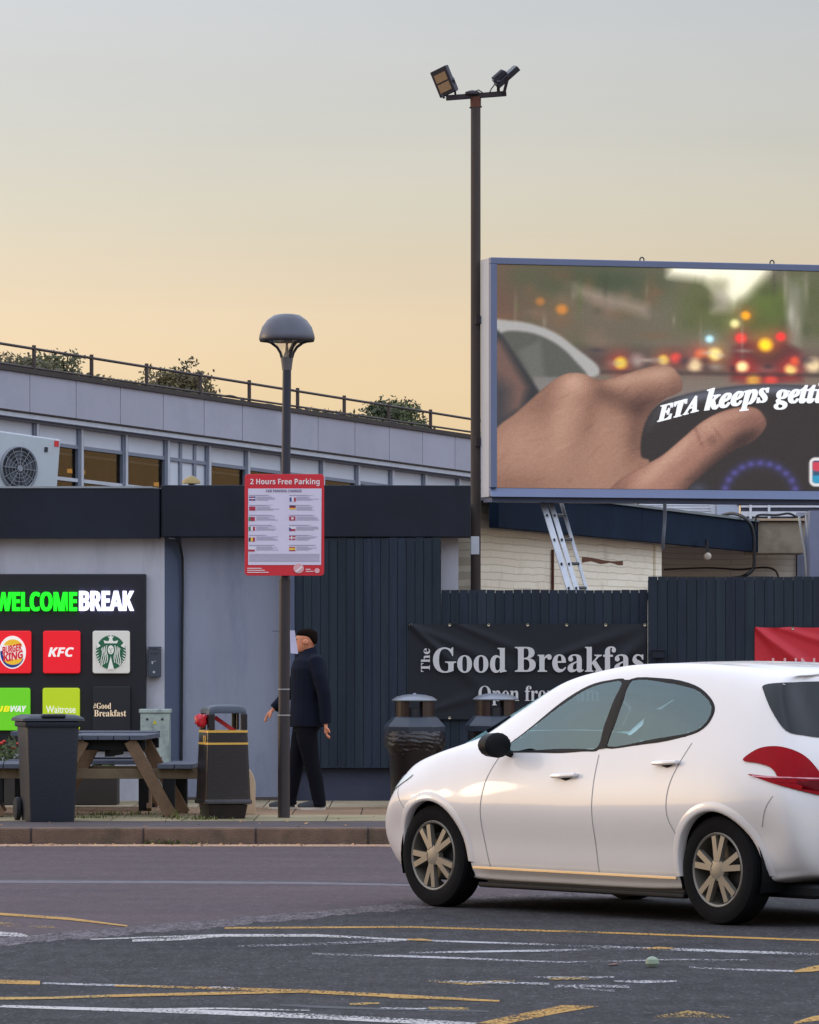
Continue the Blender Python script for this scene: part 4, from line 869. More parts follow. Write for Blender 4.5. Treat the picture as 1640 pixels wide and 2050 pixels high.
mixc(.55 * sm(np.abs(V - 612) - 9, 7) * (U > 600), (60, 48, 48))
img = np.clip((img - 92) * 1.25 + 100, 0, 255)
# silver car at the left, pillar of the driver's own car
arcp = spline([(100, 385), (190, 378), (290, 392), (400, 432), (500, 505), (600, 590), (560, 640), (300, 640), (128, 520)], 6)
mixc(sm(poly_sd(arcp), 8), (172, 170, 168)); mixc(sm(poly_sd(spline([(150, 440), (280, 432), (400, 480), (490, 560), (540, 650), (300, 660), (200, 560)], 6)), 8), (86, 86, 80)); mixc(.9 * sm(poly_sd([(230, 520), (330, 470), (350, 640), (290, 650)]), 14), (104, 104, 98)); mixc(.9 * sm(poly_sd([(300, 640), (560, 640), (540, 720), (300, 720)]), 8), (128, 124, 122))
mixc(sm(poly_sd([(100, 395), (150, 440), (330, 715), (300, 760), (100, 900)]), 9), (44, 44, 48)); mixc(sm(poly_sd([(100, 440), (150, 480), (270, 690), (240, 790), (100, 880)]), 22), (112, 84, 76)); mixc(.9 * sm(poly_sd([(100, 620), (190, 700), (180, 860), (100, 950)]), 40), (54, 54, 60))
# steering wheel and dash
wh = spline([(760, 1000), (850, 790), (985, 718), (1150, 682), (1350, 659), (1600, 662), (1900, 700), (2300, 820), (2900, 1100), (2900, 1400), (760, 1400)], 6)
sdw = poly_sd(wh); mixc(sm(sdw, 5), (44, 37, 36)); mixc(.9 * np.exp(-((sdw + 26) / 26.) ** 2) * (sdw < 6) * np.clip((U - 800) / 200, 0, 1) * (V < 900), (98, 102, 116)); mixc(.5 * sm(np.abs(sdw), 4) * (V < 900) * (U > 980), (150, 150, 152))
rd_ = np.hypot(U - 1360, (V - 1200) * 1.05); mixc(.55 * np.exp(-((rd_ - 172) / 26.) ** 2), (60, 56, 128)); 
for k in range(13):
    a = R(180 + k * 15); blob(1360 + 172 * math.cos(a), 1200 + 165 * math.sin(a), 15, 13, (92, 88, 168), .7)
blob(1065, 1165, 40, 30, (70, 78, 100), .7)
# the hand: back of the hand with knuckles, index finger over the rim, thumb in front
hand = spline([(60, 1000), (135, 880), (215, 815), (300, 735), (385, 660), (455, 622), (530, 622), (600, 650), (690, 632), (790, 598), (880, 577), (945, 586), (985, 635), (990, 690), (955, 715), (900, 742), (850, 790), (815, 860), (798, 940), (800, 1010), (835, 1050), (700, 1250), (60, 1300)], 6)
sdh = poly_sd(hand); a = sm(sdh, 3.5); tex = np.random.normal(0, 1, U.shape)
def skin(a, sd, base, hi, lo, lights, darks):
    global img; sh = np.zeros(U.shape)
    for (cx, cy, rx, ry, ang_, k) in lights + [(x, y, p, q_, t, -k_) for x, y, p, q_, t, k_ in darks]:
        c_, s_ = math.cos(R(ang_)), math.sin(R(ang_)); du, dv = U - cx, V - cy; sh += k * np.exp(-(((du * c_ + dv * s_) / rx) ** 2 + ((-du * s_ + dv * c_) / ry) ** 2))
    for _ in range(150):
        cx, cy = random.uniform(130, 1380), random.uniform(590, 1165); a_ = R(random.uniform(-50, -10)); du, dv = U - cx, V - cy; l_, w_ = random.uniform(10, 46), random.uniform(3, 9)
        sh += random.uniform(-.16, .13) * np.exp(-(((du * math.cos(a_) + dv * math.sin(a_)) / l_) ** 2 + ((-du * math.sin(a_) + dv * math.cos(a_)) / w_) ** 2))
    sh += .14 * np.clip(1 + sd / 70, 0, 1) * -1 - .16 * np.clip(1 + sd / 14, 0, 1) + .05 * tex + .12
    t = np.clip(sh, -1, 1)[..., None]; b = np.array(base, float); colr = np.where(t > 0, b + (np.array(hi, float) - b) * t, b + (b - np.array(lo, float)) * t)
    img = img * (1 - a[..., None]) + colr * a[..., None]
skin(a, sdh, (150, 110, 92), (212, 168, 146), (72, 46, 40), [(490, 655, 70, 45, -10, .6), (440, 820, 60, 190, 12, .35), (760, 640, 230, 34, -14, .5), (900, 625, 70, 40, -10, .25), (250, 950, 130, 150, -30, .25), (620, 960, 120, 200, 20, .15)],
     [(690, 745, 150, 55, 22, .5), (620, 690, 60, 40, 40, .3), (830, 745, 110, 55, -25, .55), (770, 900, 50, 130, 8, .5), (340, 780, 60, 90, 30, .25), (560, 830, 40, 150, 14, .22), (960, 690, 40, 50, 0, .3), (200, 1150, 200, 60, 0, .3)])
thumb = spline([(560, 1300), (690, 1130), (830, 1044), (900, 1002), (1000, 915), (1080, 845), (1170, 795), (1270, 768), (1345, 776), (1386, 830), (1376, 880), (1320, 935), (1230, 980), (1150, 1040), (1070, 1110), (960, 1220), (900, 1300)], 6)
sdt = poly_sd(thumb); skin(sm(sdt, 3.5), sdt, (152, 108, 92), (220, 176, 154), (62, 42, 38), [(960, 980, 190, 38, -42, .55), (1130, 850, 60, 45, -30, .35), (1250, 800, 90, 30, -10, .35), (800, 1120, 110, 50, -35, .3)],
     [(1100, 1080, 220, 46, -42, .75), (1300, 905, 90, 45, -25, .6), (1065, 905, 9, 60, -20, .4), (1135, 930, 26, 26, 0, .35), (1155, 890, 7, 50, -35, .25), (700, 1180, 120, 50, -35, .3), (1250, 960, 130, 40, -35, .4)])
blob(1320, 830, 60, 40, (120, 78, 70), .5)
# rounded badge at the right
lg = np.maximum(np.abs(U - 1668) - 46, 0); lh = np.maximum(np.abs(V - 1075) - 40, 0); sdl = np.hypot(lg, lh) - 30
mixc(sm(sdl, 3), (226, 224, 226)); ins = sm(sdl + 16, 3); mixc(ins, (46, 84, 116)); mixc(ins * sm(V - 1055 - 18 * np.sin((U - 1600) * .05), 3), (206, 60, 84)); mixc(ins * sm(V - 1028, 3), (60, 70, 108)); mixc(ins * sm(1092 - V, 3), (44, 150, 190))
img += 2.0 * np.sin(U * .55)[..., None] + 2.0 * np.sin(V * .55)[..., None] + np.random.normal(0, 2, U.shape)[..., None]
pc = np.clip(img, 0, 255) / 255; pc = np.where(pc <= .04045, pc / 12.92, ((pc + .055) / 1.055) ** 2.4)
pm = MB().grid(nx, ny, lambda u, v: (x0p + (x1p - x0p) * u, -.006, z0p + (z1p - z0p) * v))
scr = pm.build('screen', mat('screen_picture', (20, 20, 20), .4, var=0), bb, norm=False)
ca = scr.data.color_attributes.new('Col', 'FLOAT_COLOR', 'POINT'); bf = np.ones(((nx + 1) * (ny + 1), 4), np.float32); bf[:, :3] = pc.reshape(-1, 3); ca.data.foreach_set('color', bf.ravel())
ns, lk = nodes_of(MATS['screen_picture']); at = ns.new('ShaderNodeAttribute'); at.attribute_name = 'Col'; b = ns['Principled BSDF']; lk.new(at.outputs['Color'], b.inputs['Emission Color']); b.inputs['Emission Strength'].default_value = 1.0
bx_ = lambda zx: x0p + (x1p - x0p) * (zx - ZX0) / (ZX1 - ZX0); bz_ = lambda zy: z1p + (z0p - z1p) * (zy - ZY0) / (ZY1 - ZY0)
def base_curve(zx):
    xs_ = [870, 960, 1060, 1100, 1250, 1390, 1500, 1640, 1800, 1900]; ys_ = [845, 820, 790, 783, 757, 737, 730, 726, 728, 734]
    return float(np.interp(zx, xs_, ys_))
tw = lit('screen_white', (228, 228, 226), .6)
def word(s, za, zb, h, off=.012):
    k = h
    text('caption', s, SERIFI, za, zb, 0, 1, -.012, tw, bb, offset=off, warp=lambda u, w: (bx_(u), bz_(base_curve(u) + k[1] - w * (k[0] + k[1]))), bold=.014)
word('ETA', 872, 1062, (74, 2)); word('keeps', 1092, 1396, (98, 34)); word('getting', 1422, 1790, (82, 46))

# ------------------------------------------------------------------ lamp post and its signs
Yl = 42.5; lp0 = Vector((XP(568.5, Yl), Yl, .125))
lpst = thing('lamp_post', 'dark lamp post with mushroom dome lantern, parking sign fixed on it', 'lamp post', lp0)
pxm = Yl / F; zl = lambda py: ZP(py, Yl) - .125; dx = lambda p: (p - 568.5) * pxm
navy = mat('post_navy', (40, 42, 54), .5, .1, var=.15, scale=2, stretch=(3, 3, .4)); brn = mat('post_brown', (48, 40, 42), .5, .1, var=.2, scale=2.5, stretch=(4, 4, .4), tint2=(40, 36, 40), t2scale=1.4, t2amt=.6)
hd = dx(574.5)
MB().tube([(0, 0, 0), (0, 0, zl(1432))], 12.2 * pxm, 20).build('pole_base', brn, lpst, smooth=True)
MB().tube([(0, 0, zl(1432)), (dx(570.5), 0, zl(1160))], 11.2 * pxm, 20).build('pole', brn, lpst, smooth=True)['label'] = 'brown middle length of the pole'
MB().tube([(dx(570.5), 0, zl(1160) + .001), (hd, 0, zl(738))], [9.8 * pxm, 8.6 * pxm], 20).build('pole', navy, lpst, smooth=True)['label'] = 'navy upper length of the pole'
MB().lathe([(9.5 * pxm, zl(741)), (11 * pxm, zl(728)), (12.6 * pxm, zl(716)), (5 * pxm, zl(714))], 20, (hd, 0, 0)).build('collar', mat('collar_grey', (104, 102, 104), .5, .3), lpst, smooth=True)
dm = MB(); dm.lathe([(48 * pxm, zl(676)), (54 * pxm, zl(684)), (56 * pxm, zl(678)), (55 * pxm, zl(671)), (50 * pxm, zl(655)), (40 * pxm, zl(641)), (26 * pxm, zl(631)), (12 * pxm, zl(628.5)), (.0005, zl(628))], 40, (hd, 0, 0), close=(False, False)); 
dm.build('dome', mat('dome_grey', (80, 80, 88), .42, .4, var=.1), lpst, smooth='all')
MB().lathe([(.0005, zl(680)), (48 * pxm, zl(677)), (53 * pxm, zl(683))], 40, (hd, 0, 0), close=(False, False)).build('reflector', mat('reflector_dark', (70, 66, 60), .4), lpst, smooth=True)
for k in range(3):
    a = R(20 + k * 120) if k else R(20); a = R(180 + 120 * k + 8)
    pts = [Vector((hd + r * pxm * math.cos(a), r * pxm * math.sin(a), zl(y))) for r, y in ((10, 717), (13, 706), (20, 695), (32, 686), (50, 680))]
    MB().tube(pts, .012, 8).build('arm', navy, lpst, smooth=True)
a_ = MB(); a_.tube([(hd + r * pxm * math.cos(R(5)), r * pxm * math.sin(R(5)), zl(y)) for r, y in ((10, 717), (13, 706), (20, 695), (32, 686), (50, 680))], .012, 8); a_.build('arm', navy, lpst, smooth=True)
MB().lathe([(8 * pxm, zl(716)), (4 * pxm, zl(704)), (2.4 * pxm, zl(690)), (2.2 * pxm, zl(680))], 16, (hd, 0, 0)).build('stem', mat('stem_pale', (180, 168, 150), .4), lpst, smooth=True)
gl_ = MB(); gl_.lathe([(11.5 * pxm, zl(715)), (13 * pxm, zl(706)), (19 * pxm, zl(696)), (30 * pxm, zl(687.5)), (47 * pxm, zl(681))], 32, (hd, 0, 0), close=(False, False)); gl_.build('lantern_glass', glass('lantern_glass', (.95, .93, .9, 1), .1, .0, .25), lpst, smooth=True)
tie = MB()
for py, r in ((1432, 12.8), (1380, 11.8)): tie.lathe([(r * pxm, zl(py + 1.2)), (r * pxm * 1.02, zl(py)), (r * pxm, zl(py - 1.2))], 20, close=(False, False))
tie.pieces('band', mat('band_pale', (150, 146, 144), .5), lpst)
MB().box((dx(545), .0, zl(1264)), (dx(560), .006, zl(1263))).build('tie_wire', dkm, lpst)
ps_ = thing('parking_sign', 'red and white parking charges sign fixed to the lamp post', 'sign', (XP(569, Yl - .09), Yl - .09, 0))
Ys = Yl - .09; qx = lambda p: XP(p, Ys) - XP(569, Ys); qz = lambda p: ZP(p, Ys)
MB().prism(rrect(qx(490), qx(649), qz(1152.5), qz(949), .03), 0, .008).build('plate', mat('sign_red', (206, 34, 48), .5, var=.06, scale=2), ps_, bevel=.002)
flat('panel', [[(qx(497), qz(1131)), (qx(643), qz(1131)), (qx(644), qz(978)), (qx(497), qz(978))]], -.003, mat('sign_white', (214, 206, 222), .5, var=.05, scale=4), ps_)
sw = mat('sign_lettering', (232, 222, 222), .5, var=.02); sk_ = mat('sign_ink', (96, 92, 112), .6, var=.02)
text('lettering', '2 Hours Free Parking', SANS, qx(501), qx(640), qz(973), qz(958), -.004, sw, ps_)
text('lettering', 'CAR PARKING CHARGES', SANS, qx(533), qx(604), qz(985.5), qz(980), -.006, sk_, ps_)
fg = MB(); RED, WHI, BLU, GRN, YEL, BLK, ORA = (.42, .02, .05), (.75, .72, .75), (.03, .05, .25), (.03, .2, .08), (.8, .55, .06), (.05, .03, .05), (.6, .2, .05)
def stripe(x0, y0, x1, y1, c, d=0): fg.quad((qx(x0), -.006 - d, qz(y1)), (qx(x1), -.006 - d, qz(y1)), (qx(x1), -.006 - d, qz(y0)), (qx(x0), -.006 - d, qz(y0)), col=c)
def vflag(x, y, cs):
    for k, c in enumerate(cs): stripe(x + 12.5 * k / len(cs), y, x + 12.5 * (k + 1) / len(cs), y + 8, c)
def hflag(x, y, cs):
    for k, c in enumerate(cs): stripe(x, y + 8 * k / len(cs), x + 12.5, y + 8 * (k + 1) / len(cs), c)
vflag(499, 994, [BLU, RED, BLU]); stripe(499, 997, 511.5, 999, WHI, .001); vflag(499, 1014, [RED]); vflag(498, 1035, [GRN, RED, RED]); vflag(498, 1054.5, [GRN, WHI, RED]); vflag(498, 1076, [BLK, YEL, RED]); hflag(497.5, 1096, [WHI, WHI, RED, RED])
vflag(580, 996, [BLU, WHI, RED]); hflag(579.5, 1012, [BLK, RED, YEL]); vflag(579, 1034, [RED]); stripe(583, 1036, 588, 1040, WHI, .001); hflag(579, 1055, [WHI, RED]); fg.quad((qx(579), -.0075, qz(1063)), (qx(584), -.0075, qz(1059)), (qx(579), -.0075, qz(1055)), col=BLU)
vflag(579, 1073, [RED]); stripe(579, 1076, 591.5, 1078, WHI, .001); stripe(583, 1073, 585, 1081, WHI, .002); hflag(579, 1095, [RED, YEL, YEL, RED])
fg.build('flag', mat('flag_inks', (255, 255, 255), .6, var=.05, vc=True), ps_, norm=False)
tl = MB(); r9 = random.Random(3)
for cx in (499, 579):
    for k in range(6):
        y = 991 + k * 20; tl.quad(*[(qx(a), -.005, qz(b)) for a, b in ((cx, y + 1.3), (cx + r9.uniform(30, 55), y + 1.3), (cx + r9.uniform(30, 55), y), (cx, y))])
        for j in range(4):
            yy = y + 3.4 + j * 2.1; w = r9.uniform(22, 46); tl.quad((qx(cx + 14.5), -.005, qz(yy + .9)), (qx(cx + 14.5 + w), -.005, qz(yy + .9)), (qx(cx + 14.5 + w), -.005, qz(yy)), (qx(cx + 14.5), -.005, qz(yy)))
for j in range(7): tl.quad(*[(qx(a), -.005, qz(b)) for a, b in ((499, 1109.9 + j * 2.4), (640, 1109.9 + j * 2.4), (640, 1109 + j * 2.4), (499, 1109 + j * 2.4))])
tl.build('small_print', mat('print_grey', (150, 142, 165), .6), ps_, norm=False)
for c_ in ((598, 1138, 10.5, 9.5), (635, 1142.5, 5.3, 5)): flat('emblem', [[(qx(x), qz(y)) for x, y in disc(*c_)]], -.007, mat('emblem_pink', (226, 170, 172), .5), ps_)
flat('emblem', [[(qx(x), qz(y)) for x, y in ((591, 1144), (604, 1133), (606, 1136), (594, 1146))]], -.01, sw, ps_)
q = MB()
for x0, x1, y in ((495, 524, 1137), (495, 530, 1141), (495, 538, 1145), (612, 622, 1139), (612, 628, 1143)): q.quad(*[(qx(a), -.005, qz(b)) for a, b in ((x0, y + 1.5), (x1, y + 1.5), (x1, y), (x0, y))])
q.build('small_print', sw, ps_, norm=False)
MB().box((-.05, .009, qz(1010)), (.05, .05, qz(1000))).box((-.05, .009, qz(1110)), (.05, .05, qz(1100))).pieces('clamp', navy, ps_)
ns_ = thing('small_notice', 'small white notice plate fixed behind the lamp post beside the man', 'sign', P(589, 1285, 43.0))
MB().prism([((582 - 589) * .0043, (1285 - 1308) * .0043), ((597 - 589) * .0043, (1285 - 1309) * .0043), ((590 - 589) * .0043, (1285 - 1262) * .0043), ((580 - 589) * .0043, (1285 - 1262) * .0043)], 0, .006).build('plate', mat('notice_white', (206, 202, 226), .6), ns_)
MB().box((-.12, .004, -.01), (-.03, .012, .01)).build('bracket', dkm, ns_)

# ------------------------------------------------------------------ picnic tables
wood = mat('weathered_wood', (108, 92, 70), .85, var=.3, scale=3, bump=.5, bscale=30, stretch=(1, 1, 1), tint2=(74, 62, 46), t2scale=2.5, t2amt=.6, vc=True); top_w = mat('stained_top', (74, 78, 90), .7, var=.2, scale=4, bump=.4, bscale=30)
def picnic(label, loc, rz, n=0):
    o = thing('picnic_table', label, 'picnic table', loc, rz, 'picnic tables outside the building'); Lh = .65
    t = MB()
    for k in range(5): t.box((-.335 + k * .135, -Lh, .66), (-.335 + k * .135 + .127, Lh, .70))
    t.build('tabletop', top_w, o, bevel=.004)
    for s in (-1, 1):
        b = MB()
        for k in range(2): b.box((s * (.44 + k * .15), -Lh, .415), (s * (.44 + k * .15 + .142), Lh, .455))
        b.build('bench', top_w, o, bevel=.004)
    for y in (-Lh + .1, Lh - .1):
        f = MB(); f.beam((-.77, y, .37), (.77, y, .37), .085, .045, col=(1, 1, 1)); f.beam((-.33, y, .615), (.33, y, .615), .085, .045); f.pieces('cross_beam', wood, o, bevel=.004)
        for s in (-1, 1):
            yo = y - .047; MB().beam((s * .2, yo, .655), (s * .56, yo, 0.0), .105, .045, col=(1.15, .95, .9)).build('leg', wood, o, bevel=.004)
            MB().box((s * .48, y - .045, 0), (s * .48 + s * .1, y + .045, .326)).build('leg', wood, o, bevel=.004)
    MB().beam((0, -Lh + .12, .56), (0, Lh - .12, .56), .09, .045, (1, 0, 0)).build('brace', wood, o, bevel=.004)
    return o
pt = picnic('weathered picnic table seen end-on beside the wheelie bin', (XP(229, 43.2), 43.2, .13), R(-3))
dup(pt, (XP(172, 44.9), 44.9, .13), R(90), 'picnic table standing side-on behind the end-on table')
dup(pt, (XP(-128, 43.2), 43.2, .13), R(4), 'picnic table at the left edge, only one bench end in view')
fl_ = thing('flower_bed', 'leafy planter with red flowers behind the picnic tables at left', 'planter', (XP(10, 46.2), 46.2, .13))
MB().box((-1.0, -.2, 0), (1.05, .2, .26)).build('trough', mat('trough_brown', (60, 54, 50), .9), fl_, bevel=.01)
lv_ = MB(); rr = random.Random(9)
for _ in range(2600):
    x = rr.uniform(-1.0, 1.0) if rr.random() < .8 else rr.uniform(.6, 1.0); p = Vector((x, rr.uniform(-.2, .2), .26 + rr.random() ** 1.3 * (.22 + .13 * math.sin(x * 7) + (.1 if x < .1 else -.06)))); u = Vector((rr.gauss(0, 1), rr.gauss(0, 1), rr.gauss(0, 1))).normalized(); w = u.orthogonal().normalized(); l = rr.uniform(.02, .045); g = rr.uniform(.6, 1.6)
    lv_.add([p - u * l, p + w * l * .6, p + u * l, p - w * l * .6], [(0, 1, 2, 3)], (g * .9, g * 1.3, g * .8))
lv_.build('leaves', leafm, fl_, norm=False)
rf = MB()
for _ in range(14): p = (rr.uniform(-.6, .25), rr.uniform(-.2, 0), rr.uniform(.48, .6)); rf.lathe([(.001, -.018), (.022, 0), (.001, .018)], 7, p)
rf.pieces('flower', mat('flower_red', (200, 50, 40), .6), fl_, smooth=True)

# ------------------------------------------------------------------ wheelie bin
wbn = thing('wheelie_bin', 'dark grey wheelie bin with closed lid on the kerbside', 'wheelie bin', (XP(96, 41.75), 41.75, .125), R(14))
binp = mat('bin_plastic', (26, 32, 43), .5, var=.1, scale=3, bump=.15, bscale=40)
def rr_ring(hx, hy, z, r=.05, n=4, cx=0, cy=0):
    return [(x + cx, y + cy, z) for x, y in rrect(-hx, hx, -hy, hy, r, n)]
MB().rings([rr_ring(.185, .22, 0, .03), rr_ring(.19, .225, .02, .035), rr_ring(.222, .262, .80, .035), rr_ring(.222, .262, .815, .035)]).build('body', binp, wbn, smooth=True)
MB().rings([rr_ring(.235, .275, .79, .03), rr_ring(.24, .28, .80, .03), rr_ring(.24, .28, .83, .03), rr_ring(.232, .272, .836, .03)]).build('rim', binp, wbn, smooth=True)
MB().rings([rr_ring(.262, .285, .838, .03), rr_ring(.268, .29, .842, .03), rr_ring(.262, .285, .862, .03), rr_ring(.235, .26, .88, .05), rr_ring(.2, .22, .892, .05)]).build('lid', binp, wbn, smooth=True)
MB().box((-.1, -.3, .868), (.1, -.2, .9)).build('handle', binp, wbn, bevel=.012)
MB().tube([(-.18, .31, .85), (-.18, .34, .86), (.18, .34, .86), (.18, .31, .85)], .016, 10).build('handle', binp, wbn, smooth=True)
for s in (-1, 1):
    w_ = MB(); w_.lathe([(.03, -.024), (.075, -.026), (.095, -.018), (.1, 0), (.095, .018), (.075, .026), (.03, .024)], 24, (s * .225, .2, .1), 'x'); w_.build('wheel', mat('rubber', (26, 27, 30), .8), wbn, smooth=True)
MB().tube([(-.25, .2, .1), (.25, .2, .1)], .012, 8).build('axle', dkm, wbn)

# ------------------------------------------------------------------ square litter bin
lb = thing('litter_bin', 'square black hooded litter bin with two gold bands', 'litter bin', (XP(447, 42.35), 42.35, .13), R(16))
blk = mat('bin_black', (24, 18, 22), .32, var=.15, scale=2.5, bump=.1, bscale=60, tint2=(58, 44, 44), t2scale=1.2, t2amt=.5); gold = mat('gold_band', (206, 160, 66), .4, .2)
zb_ = lambda py: (1640 - py) / 236
MB().rings([rr_ring(.155, .155, 0, .02), rr_ring(.175, .175, zb_(1612), .02)]).build('base', blk, lb, smooth=True)
MB().rings([rr_ring(.19, .19, zb_(1611), .03), rr_ring(.206, .206, zb_(1610), .03), rr_ring(.206, .206, zb_(1604), .03), rr_ring(.198, .198, zb_(1601), .03)]).build('foot_rim', blk, lb, smooth=True)
MB().rings([rr_ring(.196, .196, zb_(1601), .03), rr_ring(.175, .175, zb_(1466), .035)]).build('body', blk, lb, smooth=True)
for p in (1490, 1466): 
    h0 = .177 if p == 1490 else .174; MB().rings([rr_ring(h0 - .01, h0 - .01, zb_(p + 2.4), .035), rr_ring(h0 + .005, h0 + .005, zb_(p + 2), .035), rr_ring(h0 + .004, h0 + .004, zb_(p - 2), .035), rr_ring(h0 - .01, h0 - .01, zb_(p - 2.4), .035)]).build('band', gold, lb, smooth=True)
cp = MB(); za, zb2 = zb_(1463), zb_(1430)
for sx in (-1, 1):
    for sy in (-1, 1):
        cp.box((sx * .112, sy * .145, za), (sx * .17, sy * .17, zb2)); cp.box((sx * .145, sy * .112, za), (sx * .17, sy * .1448, zb2))
cp.pieces('hood_post', blk, lb, bevel=.008)
MB().rings([rr_ring(.168, .168, zb_(1429.8), .04), rr_ring(.168, .168, zb_(1424), .045), rr_ring(.155, .155, zb_(1418), .05), rr_ring(.12, .12, zb_(1413.5), .05), rr_ring(.05, .05, zb_(1412), .03)]).build('hood_lid', mat('hood_blue_black', (46, 54, 66), .4, var=.1), lb, smooth=True)
em = MB(); em.box((-.182, -.12, zb_(1488)), (-.1805, -.03, zb_(1474))); em.build('emblem', gold, lb)
em = MB()
Mx = Matrix.Translation((-.1832, -.075, zb_(1487))) @ Matrix.Rotation(R(-90), 4, 'Z')
em.prism([(-.02, .002), (-.012, .002), (.0, .022), (.012, .002), (.02, .002), (.008, .034), (.016, .03), (.018, .034), (.004, .044), (-.008, .042), (-.012, .03)], 0, .001, M=Mx); em.prism(disc(0, .05, .006, .006, 10), 0, .001, M=Mx); em.build('emblem', dkm, lb)
rb = tag(MB().build('red_bag', mat('bag_red', (200, 28, 36), .4, var=.15, scale=20)) if False else (lambda mb: mb.build('red_bag', mat('bag_red', (190, 24, 34), .35, var=.2, scale=20, bump=.5, bscale=25), smooth='all'))(
    MB().rings([[(XP(404, 42.2) + (a * math.cos(t * .4488) - .05 * k * 0) * (1 + .18 * math.sin(t * 3 + k)), 42.2 + .05 * math.sin(t * .4488) * (1 + .2 * math.sin(t * 2 + k)), ZP(1442, 42.2) + dz + .012 * math.sin(t * 2.3 + k * 1.7)) for t in range(14)] for k, (a, dz) in enumerate(((.012, -.055), (.04, -.04), (.058, -.015), (.05, .01), (.066, .025), (.03, .045)))])), 'crumpled red plastic bag sticking out of the square litter bin', 'bag')
rs_ = MB().beam(P(430, 1436, 42.35), P(470, 1464, 42.35), .035, .01).build('red_strap', MATS['bag_red']); tag(rs_, 'red strap lying across the opening of the square litter bin', 'strap')

# ------------------------------------------------------------------ round litter bins by the fence
def round_bin(label, px, Y, bag=True):
    o = thing('round_litter_bin', label, 'litter bin', (XP(px, Y), Y, .13), R(11), 'round-topped litter bins by the fence'); k = 1 / (F / Y)
    z = lambda py: (1612 - py) * k
    oc = lambda r, zc, n=8: [(r * math.cos(2 * math.pi * (i + .5) / n), r * math.sin(2 * math.pi * (i + .5) / n), zc) for i in range(n)]
    MB().lathe([(44 * k, 0), (46 * k, .02), (54 * k, z(1475)), (56 * k, z(1462))], 28).build('body', blk, o, smooth=True)
    MB().rings([oc(62 * k, z(1463)), oc(63 * k, z(1452)), oc(61 * k, z(1449)), oc(47 * k, z(1434)), oc(44 * k, z(1432))]).build('collar', MATS['hood_blue_black'], o, bevel=.004)
    nk = MB()
    for i in range(4):
        a = R(45 + 90 * i - 11 + 4); w = .44
        pi_ = [(41 * k * math.cos(a + t), 41 * k * math.sin(a + t)) for t in (-w, -w / 2, 0, w / 2, w)] + [(38.5 * k * math.cos(a + t), 38.5 * k * math.sin(a + t)) for t in (w, w / 2, 0, -w / 2, -w)]
        nk.add([(x, y, zq) for zq in (z(1432), z(1401)) for x, y in pi_], [tuple(range(9, -1, -1)), tuple(range(10, 20))] + [(q, (q + 1) % 10, 10 + (q + 1) % 10, 10 + q) for q in range(10)])
    nk.pieces('neck_post', mat('neck_brown', (52, 38, 34), .3, var=.1), o)
    MB().lathe([(30 * k, z(1432)), (30 * k, z(1415))], 20).build('inner_liner', dkm, o, smooth=True)
    MB().lathe([(44 * k, z(1401)), (46 * k, z(1399)), (44 * k, z(1397)), (36 * k, z(1392)), (20 * k, z(1388)), (4 * k, z(1387)), (3 * k, z(1385)), (.0005, z(1384.5))], 28).build('lid', mat('lid_grey', (128, 132, 140), .35, .3), o, smooth=True)
    if bag:
        rr = random.Random(4); rings = []; n = 120
        ph = [rr.random() * 6 for _ in range(8)]
        for j in range(44):
            v = j / 43; ring = []
            for i in range(n):
                t = 2 * math.pi * i / n; w = .4 * math.sin(7 * t + 9 * v + ph[0]) + .55 * abs(math.sin(9 * t - 17 * v + ph[1])) + .45 * abs(math.sin(14 * t + 21 * v + ph[2])) + .4 * math.sin(5 * t - 31 * v + ph[3]) - .4
                r = (59 + 3.0 * math.sin(math.pi * min(1, v * 1.3)) - 9 * max(0, v - .6) / .4 + 1.9 * w * (.3 + v)) * k
                ring.append((r * math.cos(t), r * math.sin(t), z(1460 + v * (44 + 5 * math.sin(2 * t + 1)) + 1.2 * w)))
            rings.append(ring)
        MB().rings(rings, (False, False)).build('bin_bag', mat('bag_black', (40, 36, 38), .3, var=.25, scale=9, bump=1, bscale=13, stretch=(1, 1, 2.2)), o, smooth='all')
    return o
round_bin('round-topped bin with wrinkled black bag under its collar', 830, 45.6)
round_bin('round-topped bin half hidden behind the car windscreen', 992, 45.9, False)

# ------------------------------------------------------------------ walking man
MY = 44.75; mo = Vector((XP(618, MY), MY, .13)); mk = MY / F
man = thing('person', 'man in dark jacket and trousers walking left behind the lamp post', 'person', mo)
def jp(px, py, y=0): return Vector(((px - 618) * mk, y, (1622 - py) * mk))
skinm = mat('skin', (204, 132, 98), .55, var=.08, scale=14); cloth_m = mat('jacket_navy', (19, 23, 36), .9, spec=.15, var=.2, scale=6, bump=.5, bscale=14); trou = mat('trousers_black', (14, 14, 22), .9, spec=.15, var=.2, scale=6, bump=.4, bscale=14)
def ell(c, rx, ry, n=20, tilt=0): return [c + Vector((rx * math.cos(2 * math.pi * k / n), ry * math.sin(2 * math.pi * k / n), tilt * math.cos(2 * math.pi * k / n))) for k in range(n)]
def fuse(mb, name, m, vox, it=3):                      # one continuous skin over overlapping tapered limbs
    o = mb.build(name, m, man, smooth='all'); r = o.modifiers.new('remesh', 'REMESH'); r.mode = 'VOXEL'; r.voxel_size = vox; r.use_smooth_shade = True
    k = o.modifiers.new('smooth', 'SMOOTH'); k.factor = .5; k.iterations = it; return o
ARM = {-1: [(jp(632, 1326, -.16), .07), (jp(641, 1355, -.20), .064), (jp(649, 1388, -.215), .056), (jp(652, 1420, -.21), .05), (jp(653, 1449, -.20), .044)],
       1: [(jp(606, 1325, .16), .062), (jp(594, 1358, .19), .055), (jp(578, 1388, .20), .05), (jp(562, 1406, .20), .045), (jp(547, 1421, .19), .04)]}
